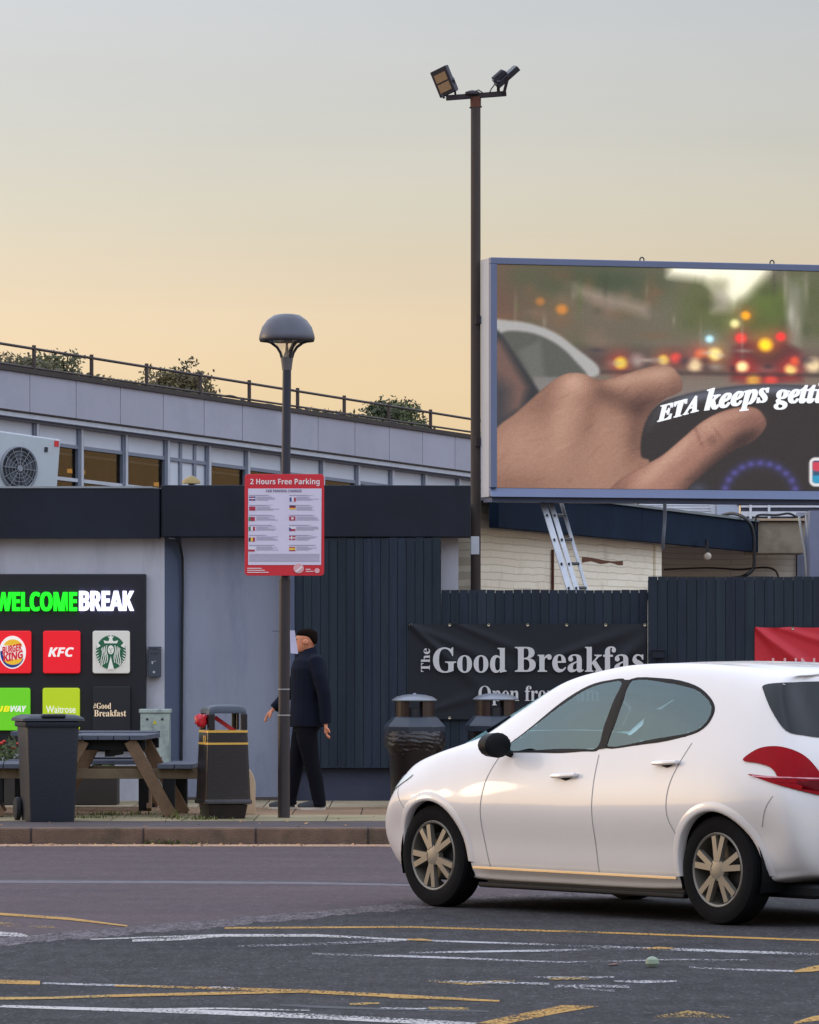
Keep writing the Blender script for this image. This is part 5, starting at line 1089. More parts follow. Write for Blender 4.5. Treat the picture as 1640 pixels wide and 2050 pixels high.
LEG = {-1: [(jp(612, 1440, -.08), .098), (jp(616, 1482, -.085), .086), (jp(623, 1522, -.085), .068), (jp(632, 1560, -.085), .060), (jp(639, 1603, -.085), .054)],
       1: [(jp(612, 1440, .08), .098), (jp(603, 1482, .085), .086), (jp(595, 1520, .085), .066), (jp(588, 1560, .085), .058), (jp(580, 1601, .085), .052)]}
hc = jp(613, 1284)
bdm = MB()
hp = []                                                # head: long oval, jaw forward (towards -x)
for v, rx, ry, ox in ((-.105, .03, .03, -.045), (-.098, .05, .045, -.035), (-.08, .066, .056, -.024), (-.05, .08, .066, -.012), (-.01, .093, .073, 0), (.03, .096, .076, .004), (.065, .085, .07, .006), (.09, .06, .05, .006), (.102, .025, .022, .006)): hp.append(ell(hc + Vector((ox, 0, v)), rx, ry))
bdm.rings(hp)
bdm.tube([hc + Vector((.01, 0, -.02)), hc + Vector((.02, 0, -.09)), hc + Vector((.03, 0, -.15))], [.056, .054, .066], 16)
bdm.tube([hc + Vector((-.086, 0, .012)), hc + Vector((-.102, 0, -.016)), hc + Vector((-.112, 0, -.034)), hc + Vector((-.088, 0, -.04))], [.012, .014, .017, .012], 8)
bdm.rings([ell(jp(616, 1440), .11, .15), ell(jp(616, 1400), .1, .14), ell(jp(617, 1350), .11, .16), ell(jp(618, 1322), .09, .15), ell(jp(617, 1310), .06, .07)])
for s in (-1, 1):
    A_ = ARM[s]; bdm.tube([p for p, r in A_], [r - .014 for p, r in A_], 12); Lg = LEG[s]; bdm.tube([p for p, r in Lg] + [Lg[-1][0] - Vector((0, 0, .06))], [r - .014 for p, r in Lg] + [.036], 12)
    w0 = A_[-1][0]; dr = (w0 - A_[-2][0]).normalized(); sd_ = Vector((0, 1, 0)).cross(dr).normalized()      # sd_ points back, away from the way he faces
    bdm.rings([[w0 + dr * t + Vector((0, a * .034 * k, 0)) + sd_ * (b * .015) for a, b in ((-1, -1), (1, -1), (1.1, 0), (1, 1), (-1, 1), (-1.1, 0))] for t, k in ((-.01, .75), (.03, 1), (.07, 1.1), (.088, 1.05))])
    for j, ln in enumerate((.056, .068, .064, .05)):
        b0 = w0 + dr * .078 + Vector((0, (j - 1.5) * .0195, 0)); cv = -sd_
        bdm.tube([b0, b0 + dr * ln * .45 + cv * .006, b0 + dr * ln * .8 + cv * .022, b0 + dr * ln * .85 + cv * .036], [.0095, .009, .0085, .007], 8)
    t0 = w0 + dr * .03 + Vector((0, -.034, 0)); bdm.tube([t0, t0 + dr * .025 - sd_ * .02 + Vector((0, -.01, 0)), t0 + dr * .055 - sd_ * .034 + Vector((0, -.006, 0))], [.012, .0105, .009], 8)
fuse(bdm, 'body', skinm, .0052, 2)
jk = MB()
jk.rings([ell(jp(616, 1457), .165, .2), ell(jp(616, 1440), .165, .2), ell(jp(617, 1405), .156, .188), ell(jp(618, 1370), .162, .194), ell(jp(619, 1340), .165, .205), ell(jp(619, 1323), .14, .18), ell(jp(618, 1313), .085, .11), ell(jp(618, 1303), .07, .078, tilt=.018), ell(jp(619, 1299), .066, .072, tilt=.02)])
for s in (-1, 1): jk.tube([ARM[s][0][0] + Vector((0, -s * .06, .01))] + [p for p, r in ARM[s]], [.07] + [r + .006 for p, r in ARM[s]], 14)
fuse(jk, 'jacket', cloth_m, .009, 3)
tr = MB(); tr.rings([ell(jp(616, 1425), .12, .16), ell(jp(615, 1450), .13, .17), ell(jp(613, 1466), .11, .16)])
for s in (-1, 1): tr.tube([p for p, r in LEG[s]] + [LEG[s][-1][0] - Vector((0, 0, .055))], [r + .008 for p, r in LEG[s]] + [.066], 14)
fuse(tr, 'trousers', trou, .009, 3)
shm = mat('shoe_dark', (26, 26, 32), .5); solem = mat('sole_cream', (190, 180, 165), .7)
for (y, heel, toe, tz) in ((-.085, 651, 596, 0), (.085, 590, 538, 0)):
    x0, x1 = (heel - 618) * mk, (toe - 618) * mk; rg_ = []
    for t, w, h, zo in ((0, .03, .075, 0), (.06, .038, .085, 0), (.3, .04, .085, 0), (.55, .044, .06, 0), (.8, .045, .045, 0), (.95, .034, .036, .004), (1, .015, .024, .008)):
        x = x0 + (x1 - x0) * t; rg_.append([(x, y - w, .02 + zo), (x, y - w * .95, .02 + h * .5), (x, y - w * .5, .02 + h), (x, y + w * .5, .02 + h), (x, y + w * .95, .02 + h * .5), (x, y + w, .02 + zo)])
    so_ = MB().rings(rg_).build('shoe', shm, man, smooth=True)
    MB().rings([[(x0 + .006, y - .035, zq), (x0 + (x1 - x0) * .5, y - .045, zq), (x0 + (x1 - x0) * .85, y - .047, zq), (x1 - .008, y - .01, zq + .006), (x1 - .008, y + .01, zq + .006), (x0 + (x1 - x0) * .85, y + .047, zq), (x0 + (x1 - x0) * .5, y + .045, zq), (x0 + .006, y + .035, zq)] for zq in (0, .021)]).build('sole', solem, so_)
hr = MB(); hp2 = []
for v, rx, ry, ox in ((-.03, .016, .05, .082), (-.012, .03, .064, .07), (.012, .046, .073, .058), (.034, .066, .0785, .038), (.046, .094, .079, .008), (.066, .092, .077, .01), (.086, .08, .066, .006), (.102, .055, .046, .006), (.109, .02, .018, .006)): hp2.append(ell(hc + Vector((ox, 0, v)), rx, ry, 24))
hr.rings(hp2).build('hair', mat('hair_dark', (24, 17, 14), .95, spec=.05, var=.4, scale=30, bump=.6, bscale=60), man, smooth='all')
for s in (-1, 1):
    MB().lathe([(.001, -.012), (.018, -.009), (.026, 0), (.018, .006), (.001, .008)], 12, hc + Vector((-.002, s * .078, -.012)), 'y').build('ear', skinm, man, smooth=True)
    MB().lathe([(.0005, -.008), (.009, 0), (.0005, .008)], 8, hc + Vector((-.084, s * .03, .01))).build('eye', dkm, man, smooth=True)
MB().box(hc + Vector((-.086, -.022, -.066)), hc + Vector((-.07, .022, -.061))).build('mouth', mat('lip', (140, 78, 66), .6), man)

# ------------------------------------------------------------------ the white hatchback
cr_ = thing('parked_car' if False else 'car', 'white five-door hatchback passing in front of the fence', 'car', (1.61, 29.50, 0), math.atan2(.788, -.616))
# rails along the body: bottom centre, bottom edge, sill, lower door, shoulder, belt, roof rail, roof, roof centre
def ST(x, zb, ws, w1, wm_, zsh, wb_, zbelt, wr_, zr, zt, xt=None):
    xt = x if xt is None else xt
    L_ = lambda a: x + (xt - x) * a
    return [(x, 0, zb), (x, ws - .12, zb), (x, ws, zb + .06), (x, w1 - .012, zb + .25), (L_(.15), wm_, zsh + .015), (L_(.45), wb_, zbelt), (L_(.85), wr_, zr), (L_(1), wr_ * .62, zt - .012), (L_(1), 0, zt)]
st = []
def cap(st0, fx):                       # nose / tail caps: same heights, width closing to the middle
    return st0
# tail (x = -1.9) to nose (x = 2.07)
tail = [(-1.80, .28), (-1.86, .28), (-1.89, .34), (-1.90, .5), (-1.88, .74), (-1.83, .98), (-1.58, 1.345), (-1.57, 1.40), (-1.56, 1.415)]
wt_ = [0, .5, .56, .64, .66, .60, .50, .33, 0]
for f in (0.0, .33, .66, .9): st.append([(x - (.012 if f < .9 else 0) + .03 * (f > .8) + .02 * f * f, w * f, z - .0 * f) for (x, z), w in zip(tail, wt_)])
st.append([(-1.74, 0, .27), (-1.74, .56, .27), (-1.79, .66, .33), (-1.80, .745, .5), (-1.78, .765, .74), (-1.71, .70, 1.0), (-1.52, .56, 1.35), (-1.53, .36, 1.41), (-1.53, 0, 1.428)])
st.append(ST(-1.62, .25, .74, .80, .835, .72, .76, 1.02, .595, 1.355, 1.445, -1.42))
st.append(ST(-1.40, .22, .77, .835, .865, .70, .785, 1.03, .61, 1.37, 1.458, -1.28))
st.append(ST(-1.1, .19, .785, .845, .87, .68, .80, 1.015, .62, 1.395, 1.472, -1.05))
st.append(ST(-.7, .17, .79, .845, .868, .66, .805, .985, .63, 1.415, 1.482))
st.append(ST(-.3, .165, .79, .845, .866, .65, .805, .96, .632, 1.41, 1.476))
st.append(ST(0, .165, .79, .845, .866, .64, .805, .945, .625, 1.385, 1.452))
st.append(ST(.36, .165, .79, .845, .866, .64, .805, .93, .605, 1.315, 1.385, .42))
st.append(ST(.66, .165, .79, .845, .866, .64, .80, .918, .605, 1.18, 1.26, .78))
st.append(ST(.95, .17, .79, .845, .866, .64, .79, .91, .64, 1.035, 1.105, 1.08))
st.append(ST(1.18, .18, .785, .845, .865, .65, .785, .90, .665, .985, 1.02, 1.22))
st.append(ST(1.43, .19, .77, .835, .86, .65, .77, .872, .655, .937, .97))
st.append(ST(1.70, .2, .74, .80, .825, .63, .73, .80, .615, .867, .90))
st.append([(1.84, 0, .2), (1.84, .56, .2), (1.87, .66, .25), (1.9, .735, .42), (1.88, .745, .58), (1.86, .66, .705), (1.85, .54, .78), (1.85, .34, .812), (1.85, 0, .822)])
nose = [(1.95, .2), (1.98, .2), (2.03, .25), (2.07, .4), (2.07, .55), (2.03, .645), (1.98, .71), (1.955, .742), (1.955, .752)]
wn_ = [0, .46, .56, .62, .62, .56, .46, .30, 0]
for f in (.9, .6, .3, 0.0): st.append([(x - .05 * f * f, w * f, z) for (x, z), w in zip(nose, wn_)])
ctrl = np.array(st, float)
def cmr(a, n):
    m = a.shape[0]; o = []
    for i in range(m - 1):
        p0, p1, p2, p3 = a[max(i - 1, 0)], a[i], a[i + 1], a[min(i + 2, m - 1)]
        for k in range(n):
            t = k / n; o.append(.5 * (2 * p1 + (p2 - p0) * t + (2 * p0 - 5 * p1 + 4 * p2 - p3) * t * t + (3 * p1 - p0 - 3 * p2 + p3) * t ** 3))
    o.append(a[-1]); return np.array(o)
g_ = cmr(ctrl, 15); g_ = np.swapaxes(cmr(np.swapaxes(g_, 0, 1), 16), 0, 1); g_[..., 1] = np.maximum(g_[..., 1], 0)
ni, nj = g_.shape[:2]
verts = []; faces = []
for s in (1, -1):
    o0 = len(verts)
    for i in range(ni):
        for j in range(nj): verts.append((g_[i, j, 0], s * g_[i, j, 1], g_[i, j, 2]))
    for i in range(ni - 1):
        for j in range(nj - 1):
            a = o0 + i * nj + j; q = [a, a + nj, a + nj + 1, a + 1]; faces.append(q if s < 0 else q[::-1])
# weld the two halves along the middle
bmw = bmesh.new(); bv = [bmw.verts.new(v) for v in verts]
for f in faces:
    try: bmw.faces.new([bv[i] for i in f])
    except ValueError: pass
bmesh.ops.remove_doubles(bmw, verts=bmw.verts, dist=.0008); bmesh.ops.dissolve_degenerate(bmw, edges=bmw.edges, dist=.0005); bmesh.ops.recalc_face_normals(bmw, faces=bmw.faces)
bvh = BVHTree.FromBMesh(bmw)
def in_poly(x, z, poly):
    c = False; n = len(poly)
    for i in range(n):
        (ax, az), (bx2, bz) = poly[i], poly[(i + 1) % n]
        if (az > z) != (bz > z) and x < (bx2 - ax) * (z - az) / (bz - az) + ax: c = not c
    return c
def shrink(poly, d):
    cx = sum(p[0] for p in poly) / len(poly); cz = sum(p[1] for p in poly) / len(poly)
    return [(x + (cx - x) * d / max(.01, math.hypot(x - cx, z - cz)), z + (cz - z) * d / max(.01, math.hypot(x - cx, z - cz))) for x, z in poly]
dlo = spline([(.70, .925), (.45, .925), (.1, .935), (-.2, .955), (-.6, .995), (-.95, 1.04), (-1.08, 1.085), (-1.135, 1.16), (-1.12, 1.235), (-1.03, 1.30), (-.88, 1.355), (-.6, 1.392), (-.3, 1.394), (-.05, 1.372), (.15, 1.305), (.35, 1.19), (.55, 1.045), (.68, .955)], 4)
front_w = spline([(.75, .945), (.55, .947), (.3, .955), (-.02, .965), (-.175, .977), (-.195, 1.1), (-.22, 1.25), (-.24, 1.362), (-.1, 1.36), (.09, 1.322), (.3, 1.222), (.5, 1.095), (.66, .995)], 4)
rear_w = spline([(-.255, .985), (-.6, 1.02), (-.93, 1.065), (-1.05, 1.105), (-1.095, 1.165), (-1.085, 1.225), (-1.0, 1.285), (-.86, 1.335), (-.6, 1.368), (-.315, 1.370), (-.295, 1.25), (-.272, 1.1)], 4)
rwin = spline([(-.60, 1.10), (-.3, 1.065), (0, 1.06), (.3, 1.065), (.60, 1.10), (.565, 1.2), (.50, 1.325), (.3, 1.345), (0, 1.35), (-.3, 1.345), (-.50, 1.325), (-.565, 1.2)], 3)
wscr = [(-.62, .98), (-.3, 1.0), (.3, 1.0), (.62, .98), (.56, 1.33), (.3, 1.37), (-.3, 1.37), (-.56, 1.33)]
def proj(o, d):
    h_ = bvh.ray_cast(Vector(o), Vector(d)); return (h_[0], h_[1]) if h_[0] is not None else (None, None)
def patch(name, poly, m, parent, off, mode='L', rings=7, hole=0, smooth=True, rot=None):
    # a piece following the body: outline poly in side view (x,z), rear view (y,z) or along a given direction
    cx = sum(p[0] for p in poly) / len(poly); cz = sum(p[1] for p in poly) / len(poly); mb = MB(); n = len(poly); lv = []
    ks = [hole + (1 - hole) * k / rings for k in range(rings + 1)] if hole else [k / rings for k in range(1, rings + 1)]
    def pr_(a, b):
        if mode == 'L': o, d = (a, 3, b), (0, -1, 0)
        elif mode == 'R': o, d = (a, -3, b), (0, 1, 0)
        elif mode == 'B': o, d = (-5, a, b), (1, 0, 0)
        elif mode == 'F': o, d = (5, a, b), (-1, 0, 0)
        else: ex, dr = mode; o = Vector((0, 0, b)) + Vector(ex) * a - Vector(dr) * 6; d = dr
        h_, nn = proj(o, d)
        if h_ is None: return None
        if nn.dot(Vector(d)) > 0: nn = -nn
        return h_ + nn * off
    last = {}
    if not hole: lv.append([pr_(cx, cz)])
    for k in ks:
        r = []
        for i, (a, b) in enumerate(poly):
            p = pr_(cx + (a - cx) * k, cz + (b - cz) * k); p = p if p is not None else last.get(i, Vector((0, 0, 0))); last[i] = p; r.append(p)
        lv.append(r)
    if not hole:
        mb.v = list(lv[0]); 
        for r in lv[1:]: mb.v += r
        for i in range(n): mb.f.append([0, 1 + i, 1 + (i + 1) % n]); mb.c.append(None)
        base0 = 1; rs = lv[1:]
    else:
        for r in lv: mb.v += r
        base0 = 0; rs = lv
    for q in range(len(rs) - 1):
        for i in range(n): mb.f.append([base0 + q * n + i, base0 + (q + 1) * n + i, base0 + (q + 1) * n + (i + 1) % n, base0 + q * n + (i + 1) % n]); mb.c.append(None)
    return mb.build(name, m, parent, smooth='all' if smooth else False)
def ringpatch(name, pin, pout, m, parent, off, side):
    mb = MB(); n = len(pin); rows = []
    for k in (0, .5, 1):
        row = []
        for (xi, zi), (xo, zo) in zip(pin, pout):
            a, b = xi + (xo - xi) * k, zi + (zo - zi) * k
            o, d = {'L': ((a, 3, b), (0, -1, 0)), 'R': ((a, -3, b), (0, 1, 0)), 'B': ((-5, a, b), (1, 0, 0))}[side]
            h_, nn = proj(o, d)
            if h_ is None: h_, nn = row[-1], Vector((0, 0, 0))
            if nn.dot(Vector(d)) > 0: nn = -nn
            row.append(h_ + nn * (off if k == .5 else off * .4))
        rows.append(row); mb.v += row
    for q in range(2):
        for i in range(n): mb.f.append([q * n + i, (q + 1) * n + i, (q + 1) * n + (i + 1) % n, q * n + (i + 1) % n]); mb.c.append(None)
    return mb.build(name, m, parent, smooth='all')
carw = mat('car_white', (214, 208, 204), .35, var=.015, coat=.6)
ns, lk = nodes_of(carw); gmn = ns.new('ShaderNodeNewGeometry'); mxs = ns.new('ShaderNodeMixShader'); tri = ns.new('ShaderNodeBsdfDiffuse'); tri.inputs[0].default_value = lin(52, 54, 60); om = ns['Material Output']
lk.new(gmn.outputs['Backfacing'], mxs.inputs[0]); lk.new(ns['Principled BSDF'].outputs[0], mxs.inputs[1]); lk.new(tri.outputs[0], mxs.inputs[2]); lk.new(mxs.outputs[0], om.inputs[0])
cglass = glass('car_glass', (.6, .76, .77, 1), .02, .09, .75, (.6, .82, .86, 1)); rglass = glass('privacy_glass', (.05, .07, .08, 1), .02, .02, .6, (.6, .75, .8, 1))
ctrim = mat('car_trim', (14, 15, 18), .6, var=.05, spec=.2); tyre = mat('tyre', (15, 15, 17), .9, var=.3, scale=20, spec=.15); alloy = mat('alloy', (122, 116, 106), .45, .35, var=.1, scale=5)
AX = (1.33, -1.245); ARC = .335; ZW = .31
kill = []
swf, swr, swb, sww = front_w, rear_w, rwin, shrink(wscr, .03)
for f in bmw.faces:
    c = f.calc_center_median()
    if abs(c.y) > .45 and any(math.hypot(c.x - a, c.z - ZW) < ARC + .022 for a in AX): kill.append(f); continue
    if abs(c.y) > .5 and .9 < c.z < 1.42 and (in_poly(c.x, c.z, swf) or in_poly(c.x, c.z, swr)): kill.append(f); continue
    if .1 < c.x < 1.15 and abs(c.y) < .6 and f.normal.x > .2 and in_poly(c.y, c.z, sww): kill.append(f)
bmesh.ops.delete(bmw, geom=kill, context='FACES')
me = bpy.data.meshes.new('body'); bmw.to_mesh(me); bmw.free(); me.polygons.foreach_set('use_smooth', [True] * len(me.polygons)); me.materials.append(carw)
bo = bpy.data.objects.new('body', me); COL.objects.link(bo); bo.parent = cr_
for side in ('L', 'R'):
    patch('window', front_w, cglass, cr_, .002, side); patch('window', rear_w, cglass, cr_, .002, side)
    for w in (front_w, rear_w): 
        ringpatch('window_trim', shrink(w, .012), shrink(w, -.016), ctrim, cr_, .004, side)
    patch('pillar_trim', [(-.18, .97), (-.25, .978), (-.27, 1.1), (-.292, 1.25), (-.312, 1.372), (-.242, 1.37), (-.222, 1.25), (-.197, 1.1)], ctrim, cr_, .005, side, 4)
    s = 1 if side == 'L' else -1
    for a in AX:
        ring_o = [(a + (ARC + .05) * math.cos(R(t)), ZW + (ARC + .05) * math.sin(R(t))) for t in range(-8, 189, 6)]
        ri = [(a + (ARC - .004) * math.cos(R(t)), ZW + (ARC - .004) * math.sin(R(t))) for t in range(-8, 189, 6)]
        mb = MB(); P1 = []; 
        rings_ = []
        for kf in (0, .3, .65, 1):
            row = []; lastp = None
            for (xo, zo), (xi, zi) in zip(ring_o, ri):
                x, z = xi + (xo - xi) * kf, zi + (zo - zi) * kf; hit, nn = proj((x, 3 * s, z), (0, -s, 0))
                if hit is None or abs(hit.y) < .55: hit = lastp.copy() if lastp is not None else Vector((x, s * .8, z)); hit.x, hit.z = x, z
                lastp = hit; row.append(Vector((hit.x, hit.y + s * (.006 if kf < .9 else .0005), hit.z)))
            rings_.append(row)
        inner = [Vector((p.x, p.y - s * .05, p.z)) for p in rings_[0]]; rings_ = [inner] + rings_; n = len(inner)
        for r in rings_: mb.v += r
        for q in range(len(rings_) - 1):
            for i in range(n - 1):
                fq = [q * n + i, q * n + i + 1, (q + 1) * n + i + 1, (q + 1) * n + i]; mb.f.append(fq[::-1] if s < 0 else fq); mb.c.append(None)
        mb.build('arch_lip', carw, cr_, smooth='all', norm=False)
        ln = MB(); arcs = [(a + (ARC + .012) * math.cos(R(t)), ZW + (ARC + .012) * math.sin(R(t))) for t in range(-20, 201, 10)]; n = len(arcs)
        ln.v = [Vector((x, s * .80, z)) for x, z in arcs] + [Vector((x, s * .45, z)) for x, z in arcs]; ln.f = [[i, i + 1, n + i + 1, n + i] for i in range(n - 1)] + [list(range(n, 2 * n))]; ln.c = [None] * len(ln.f); ln.build('arch_liner', ctrim, cr_)
# wheels
def wheel(a, s, steer=0):
    wo = MB(); yc = s * .745; prof = [(.208, -.074), (.218, -.082), (.27, -.086), (.298, -.076), (.308, -.058)] + [(.31 if q % 2 else .304, -.05 + q * .0125) for q in range(9)] + [(.308, .058), (.298, .076), (.27, .086), (.218, .082), (.208, .074)]
    wo.lathe(prof, 48, (0, 0, 0), 'y', (False, False)); w = wo.build('wheel', tyre, cr_, smooth=True); w.location = (a, yc, .31); w.rotation_euler = (0, R(random.uniform(0, 70)), 0)
    rm = MB(); rm.lathe([(.212, s * .078), (.206, s * .084), (.196, s * .078), (.19, s * .0), (.19, -s * .07)], 48, (0, 0, 0), 'y', (False, False))
    for k in range(5):
        t = k * 1.25664
        for d_ in (-.2, .2):
            c0 = (.05 * math.cos(t + d_ * .5), s * .072, .05 * math.sin(t + d_ * .5)); c1 = (.195 * math.cos(t + d_), s * .066, .19 * math.sin(t + d_)); rm.beam(c0, c1, .034, .03, (0, 1, 0))
    rm.lathe([(.062, s * .05), (.06, s * .082), (.03, s * .088), (.001, s * .088)], 24, (0, 0, 0), 'y'); rm.build('rim', alloy, w, smooth=True)
    bd = MB(); bd.lathe([(.001, s * .02), (.14, s * .02), (.145, 0)], 28, (0, 0, 0), 'y'); bd.build('brake_disc', mat('brake_steel', (60, 58, 58), .5, .6), w, smooth=True)
for a in AX:
    for s in (1, -1): wheel(a, s)
# underside, sills, bumper, lamps, mirrors, handles, seams
MB().box((-.9, -.76, .14), (.9, .76, .19)).box((-1.82, -.62, .16), (-.9, .62, .24)).box((.9, -.6, .15), (1.9, .6, .22)).build('floor_pan', ctrim, cr_, bevel=.02)
for s in (1, -1):
    MB().box((-.93, s * .755, .135), (.93, s * .80, .165)).build('sill', ctrim, cr_, bevel=.01)
    MB().box((-.92, s * .835, .245), (.92, s * .850, .262)).build('sill_glint', mat('sill_glint_gold', (206, 180, 140), .3, .4), cr_, bevel=.003)  # golden strip painting the warm reflection along the sill
redl = mat('lamp_red', (142, 0, 14), .3, var=.12, scale=9, spec=.1); redd = mat('lamp_dark_red', (92, 0, 10), .3, spec=.1)
dv = Vector((.80, -.60, 0)); ev = Vector((-.60, -.80, 0))          # direction through the rear corner, and across it
def corner(px_, py_):                                                # across-coordinate and height of a point on the rear corner
    c = Vector((-1.72, .74, 0)); return (c.dot(ev) + (px_ - 1560) * .00281, H - (py_ - HZ) * .00281)
mode_t = (ev, dv)
tlp = lambda pts: [corner(*p) for p in pts]
dome_pts = [(1482, 1521), (1500, 1504), (1524, 1494), (1556, 1494), (1592, 1508), (1616, 1530), (1630, 1553), (1600, 1553), (1570, 1553), (1546, 1552), (1540, 1543), (1530, 1533), (1508, 1526)]
low_pts = [(1490, 1548), (1525, 1551), (1575, 1553), (1632, 1554), (1637, 1572), (1632, 1588), (1595, 1581), (1545, 1568), (1510, 1556)]
for pl_ in (dome_pts, low_pts): patch('taillight', tlp(spline(pl_, 4)), redl, cr_, .009, mode_t, 9)
patch('lamp_strip', tlp([(1498, 1550.5), (1530, 1552), (1565, 1553), (1600, 1553.5), (1634, 1554), (1634, 1557), (1600, 1556.5), (1565, 1556), (1530, 1555), (1498, 1552.5)]), mat('lamp_pink', (226, 150, 160), .2), cr_, .013, mode_t, 4)
patch('lamp_lower', tlp([(1540, 1562), (1580, 1559), (1630, 1561), (1632, 1580), (1590, 1576)]), redd, cr_, .011, mode_t, 4)
evr = Vector((-.60, .80, 0)); dvr = Vector((.80, .60, 0)); patch('taillight', [(Vector((-1.72, -.74, 0)).dot(evr) + (a - Vector((-1.72, .74, 0)).dot(ev)), b) for a, b in tlp(spline(dome_pts, 4))], redl, cr_, .008, (evr, dvr), 8)
tgl = mat('tailgate_glass', (10, 14, 17), .06, var=.1, spec=.4)
patch('rear_window', rwin, tgl, cr_, .003, 'B', 8)
gpx = spline([(1529, 1372), (1527, 1386), (1540, 1425), (1564, 1462), (1600, 1471), (1640, 1476), (1690, 1478), (1690, 1364), (1640, 1365), (1570, 1367)], 4)
patch('rear_window', tlp(gpx), tgl, cr_, .005, mode_t, 8); patch('rear_window', [(Vector((-1.72, -.74, 0)).dot(evr) + (a - Vector((-1.72, .74, 0)).dot(ev)), b) for a, b in tlp(gpx)], tgl, cr_, .005, (evr, dvr), 8)
patch('windscreen', wscr, cglass, cr_, .003, 'F', 8)
patch('bumper_lower', [(-.55, .29), (.55, .29), (.5, .40), (-.5, .40)], ctrim, cr_, .006, 'B', 5); patch('number_plate', [(-.26, .56), (.26, .56), (.26, .67), (-.26, .67)], mat('plate_yellow', (214, 180, 60), .5), cr_, .008, 'B', 3)
for side, s in (('L', 1), ('R', -1)):
    patch('headlight', spline([(1.95, .70), (1.8, .765), (1.6, .795), (1.58, .775), (1.75, .70), (1.92, .655)], 3), mat('headlamp', (190, 196, 190), .1, coat=1), cr_, .006, side, 5)
    for hx, hz in ((.055, .815), (-.83, .905)):
        h_, nn = proj((hx, 3 * s, hz), (0, -s, 0)); h2, _ = proj((hx + .1, 3 * s, hz - .003), (0, -s, 0)); h3, _ = proj((hx - .1, 3 * s, hz + .006), (0, -s, 0)); o_ = Vector((0, s * .03, 0))
        MB().tube([h2 + o_ * .1, h2 + o_ * .8, h_ + o_, h3 + o_ * .8, h3 + o_ * .1], [.009, .013, .014, .013, .009], 8).build('handle', carw, cr_, smooth=True)
        patch('handle_shadow', spline([(hx + .07, hz), (hx, hz + .014), (hx - .07, hz + .004), (hx, hz - .03)], 3), ctrim, cr_, .003, side, 3)  # flat dark patch painting the shadow around the handle
    mo_ = MB(); mc = Vector((.62, s * .93, .985)); mo_.rings([[mc + Vector((dx_, ry_ * math.cos(t * .3927), rz2 * math.sin(t * .3927))) for t in range(16)] for dx_, ry_, rz2 in ((-.05, .085, .06), (-.04, .10, .075), (.03, .095, .07), (.075, .06, .05), (.09, .02, .02))]); mo_.build('mirror', ctrim, cr_, smooth=True)
    MB().beam((.62, s * .80, .935), (.60, s * .88, .955), .05, .03).build('mirror_arm', ctrim, cr_, bevel=.005)
    for pts in ([(.80, .25), (.83, .5), (.80, .75), (.72, .915)], [(-.2, .25), (-.2, .6), (-.2, .94)], [(-.92, .5), (-.86, .62), (-.88, .8), (-1.0, 1.02)], [(-1.6, .56), (-1.64, .66), (-1.69, .735)], [(1.58, .58), (1.66, .66), (1.7, .72)]):
        sm_ = MB(); fine = spline(pts, 8, False); prev = None
        for (x, z) in fine:
            h_, nn = proj((x, 3 * s, z), (0, -s, 0))
            if h_ is None: continue
            p = h_ + Vector((0, s * .0015, 0)); 
            if prev is not None: sm_.quad(prev + Vector((-.003, 0, 0)), prev + Vector((.003, 0, 0)), p + Vector((.003, 0, 0)), p + Vector((-.003, 0, 0)))
            prev = p
        sm_.build('door_seam', mat('seam_dark', (136, 133, 132), .8), cr_, norm=False)
seatm = mat('seat_fabric', (44, 46, 52), .9)
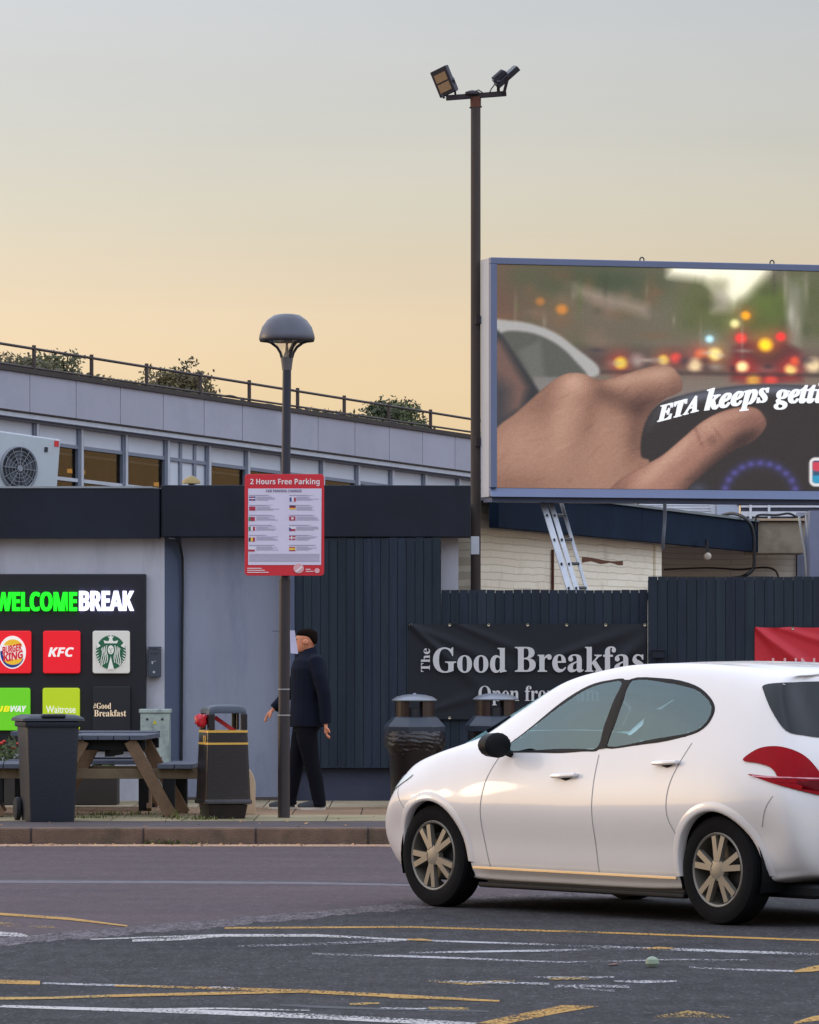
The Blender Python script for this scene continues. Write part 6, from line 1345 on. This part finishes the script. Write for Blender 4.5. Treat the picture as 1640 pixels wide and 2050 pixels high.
for (x, y) in ((.05, .36), (.05, -.36), (-.85, .36), (-.85, -.36)):
    MB().rings([rr_ring(.08, .22, .5, .05, cx=x - .1, cy=y), rr_ring(.07, .23, .8, .05, cx=x - .2, cy=y), rr_ring(.05, .17, 1.02, .04, cx=x - .26, cy=y), rr_ring(.035, .12, 1.04, .03, cx=x - .27, cy=y), rr_ring(.04, .13, 1.1, .03, cx=x - .28, cy=y), rr_ring(.03, .11, 1.2, .03, cx=x - .29, cy=y)]).build('seat', seatm, cr_, smooth=True)
MB().box((.55, -.7, .55), (.95, .7, .93)).build('dashboard', ctrim, cr_, bevel=.04)
sw_ = MB(); sw_.tube([(.38 + .06 * math.sin(t * .5236), -.36 + .17 * math.cos(t * .5236), .88 + .16 * math.sin(t * .5236)) for t in range(13)], .014, 8, caps=False); sw_.build('steering_wheel', ctrim, cr_, smooth=True)

# small things on the road
stn = MB().lathe([(.0005, 0), (.025, .002), (.034, .016), (.03, .036), (.015, .047), (.0005, .05)], 14, G(1306, 1937) + Vector((0, 0, .004))); tag(stn.build('pebble', mat('pebble_green', (128, 140, 120), .6), smooth=True), 'round pale green pebble on the road in front of the car', 'pebble')
lfm = MB(); g0 = G(1228, 1934); lfm.add([g0 + Vector(p) for p in ((-.03, 0, .006), (0, -.06, .012), (.04, 0, .02), (.0, .06, .008))], [(0, 1, 2, 3)]); tag(lfm.build('dead_leaf', mat('leaf_brown', (120, 70, 40), .7), norm=False), 'small brown dead leaf on the road', 'leaf')

gr = MB(); rg2 = random.Random(12)
for _ in range(170):
    px = rg2.uniform(-30, 760); z = .006 if rg2.random() < .7 else .132; Y = 39.93 - rg2.random() ** 2 * .5 if z < .1 else rg2.uniform(40.2, 44)
    p = Vector((XP(px, Y), Y, z)); a = rg2.random() * 6.28; l = rg2.uniform(.008, .024); u = Vector((math.cos(a), math.sin(a), rg2.uniform(-.1, .5))) * l; w = Vector((-math.sin(a), math.cos(a), .3)) * l * .5; g = rg2.uniform(.5, 1.3)
    gr.add([p - u, p + w, p + u, p - w], [(0, 1, 2, 3)], (g, g * .85, g * .7))
tag(gr.build('leaf_litter', mat('litter_tan', (170, 136, 96), .9, vc=True), norm=False), 'dry leaf litter and grit scattered along the gutter and pavement', 'leaf litter', kind='stuff')
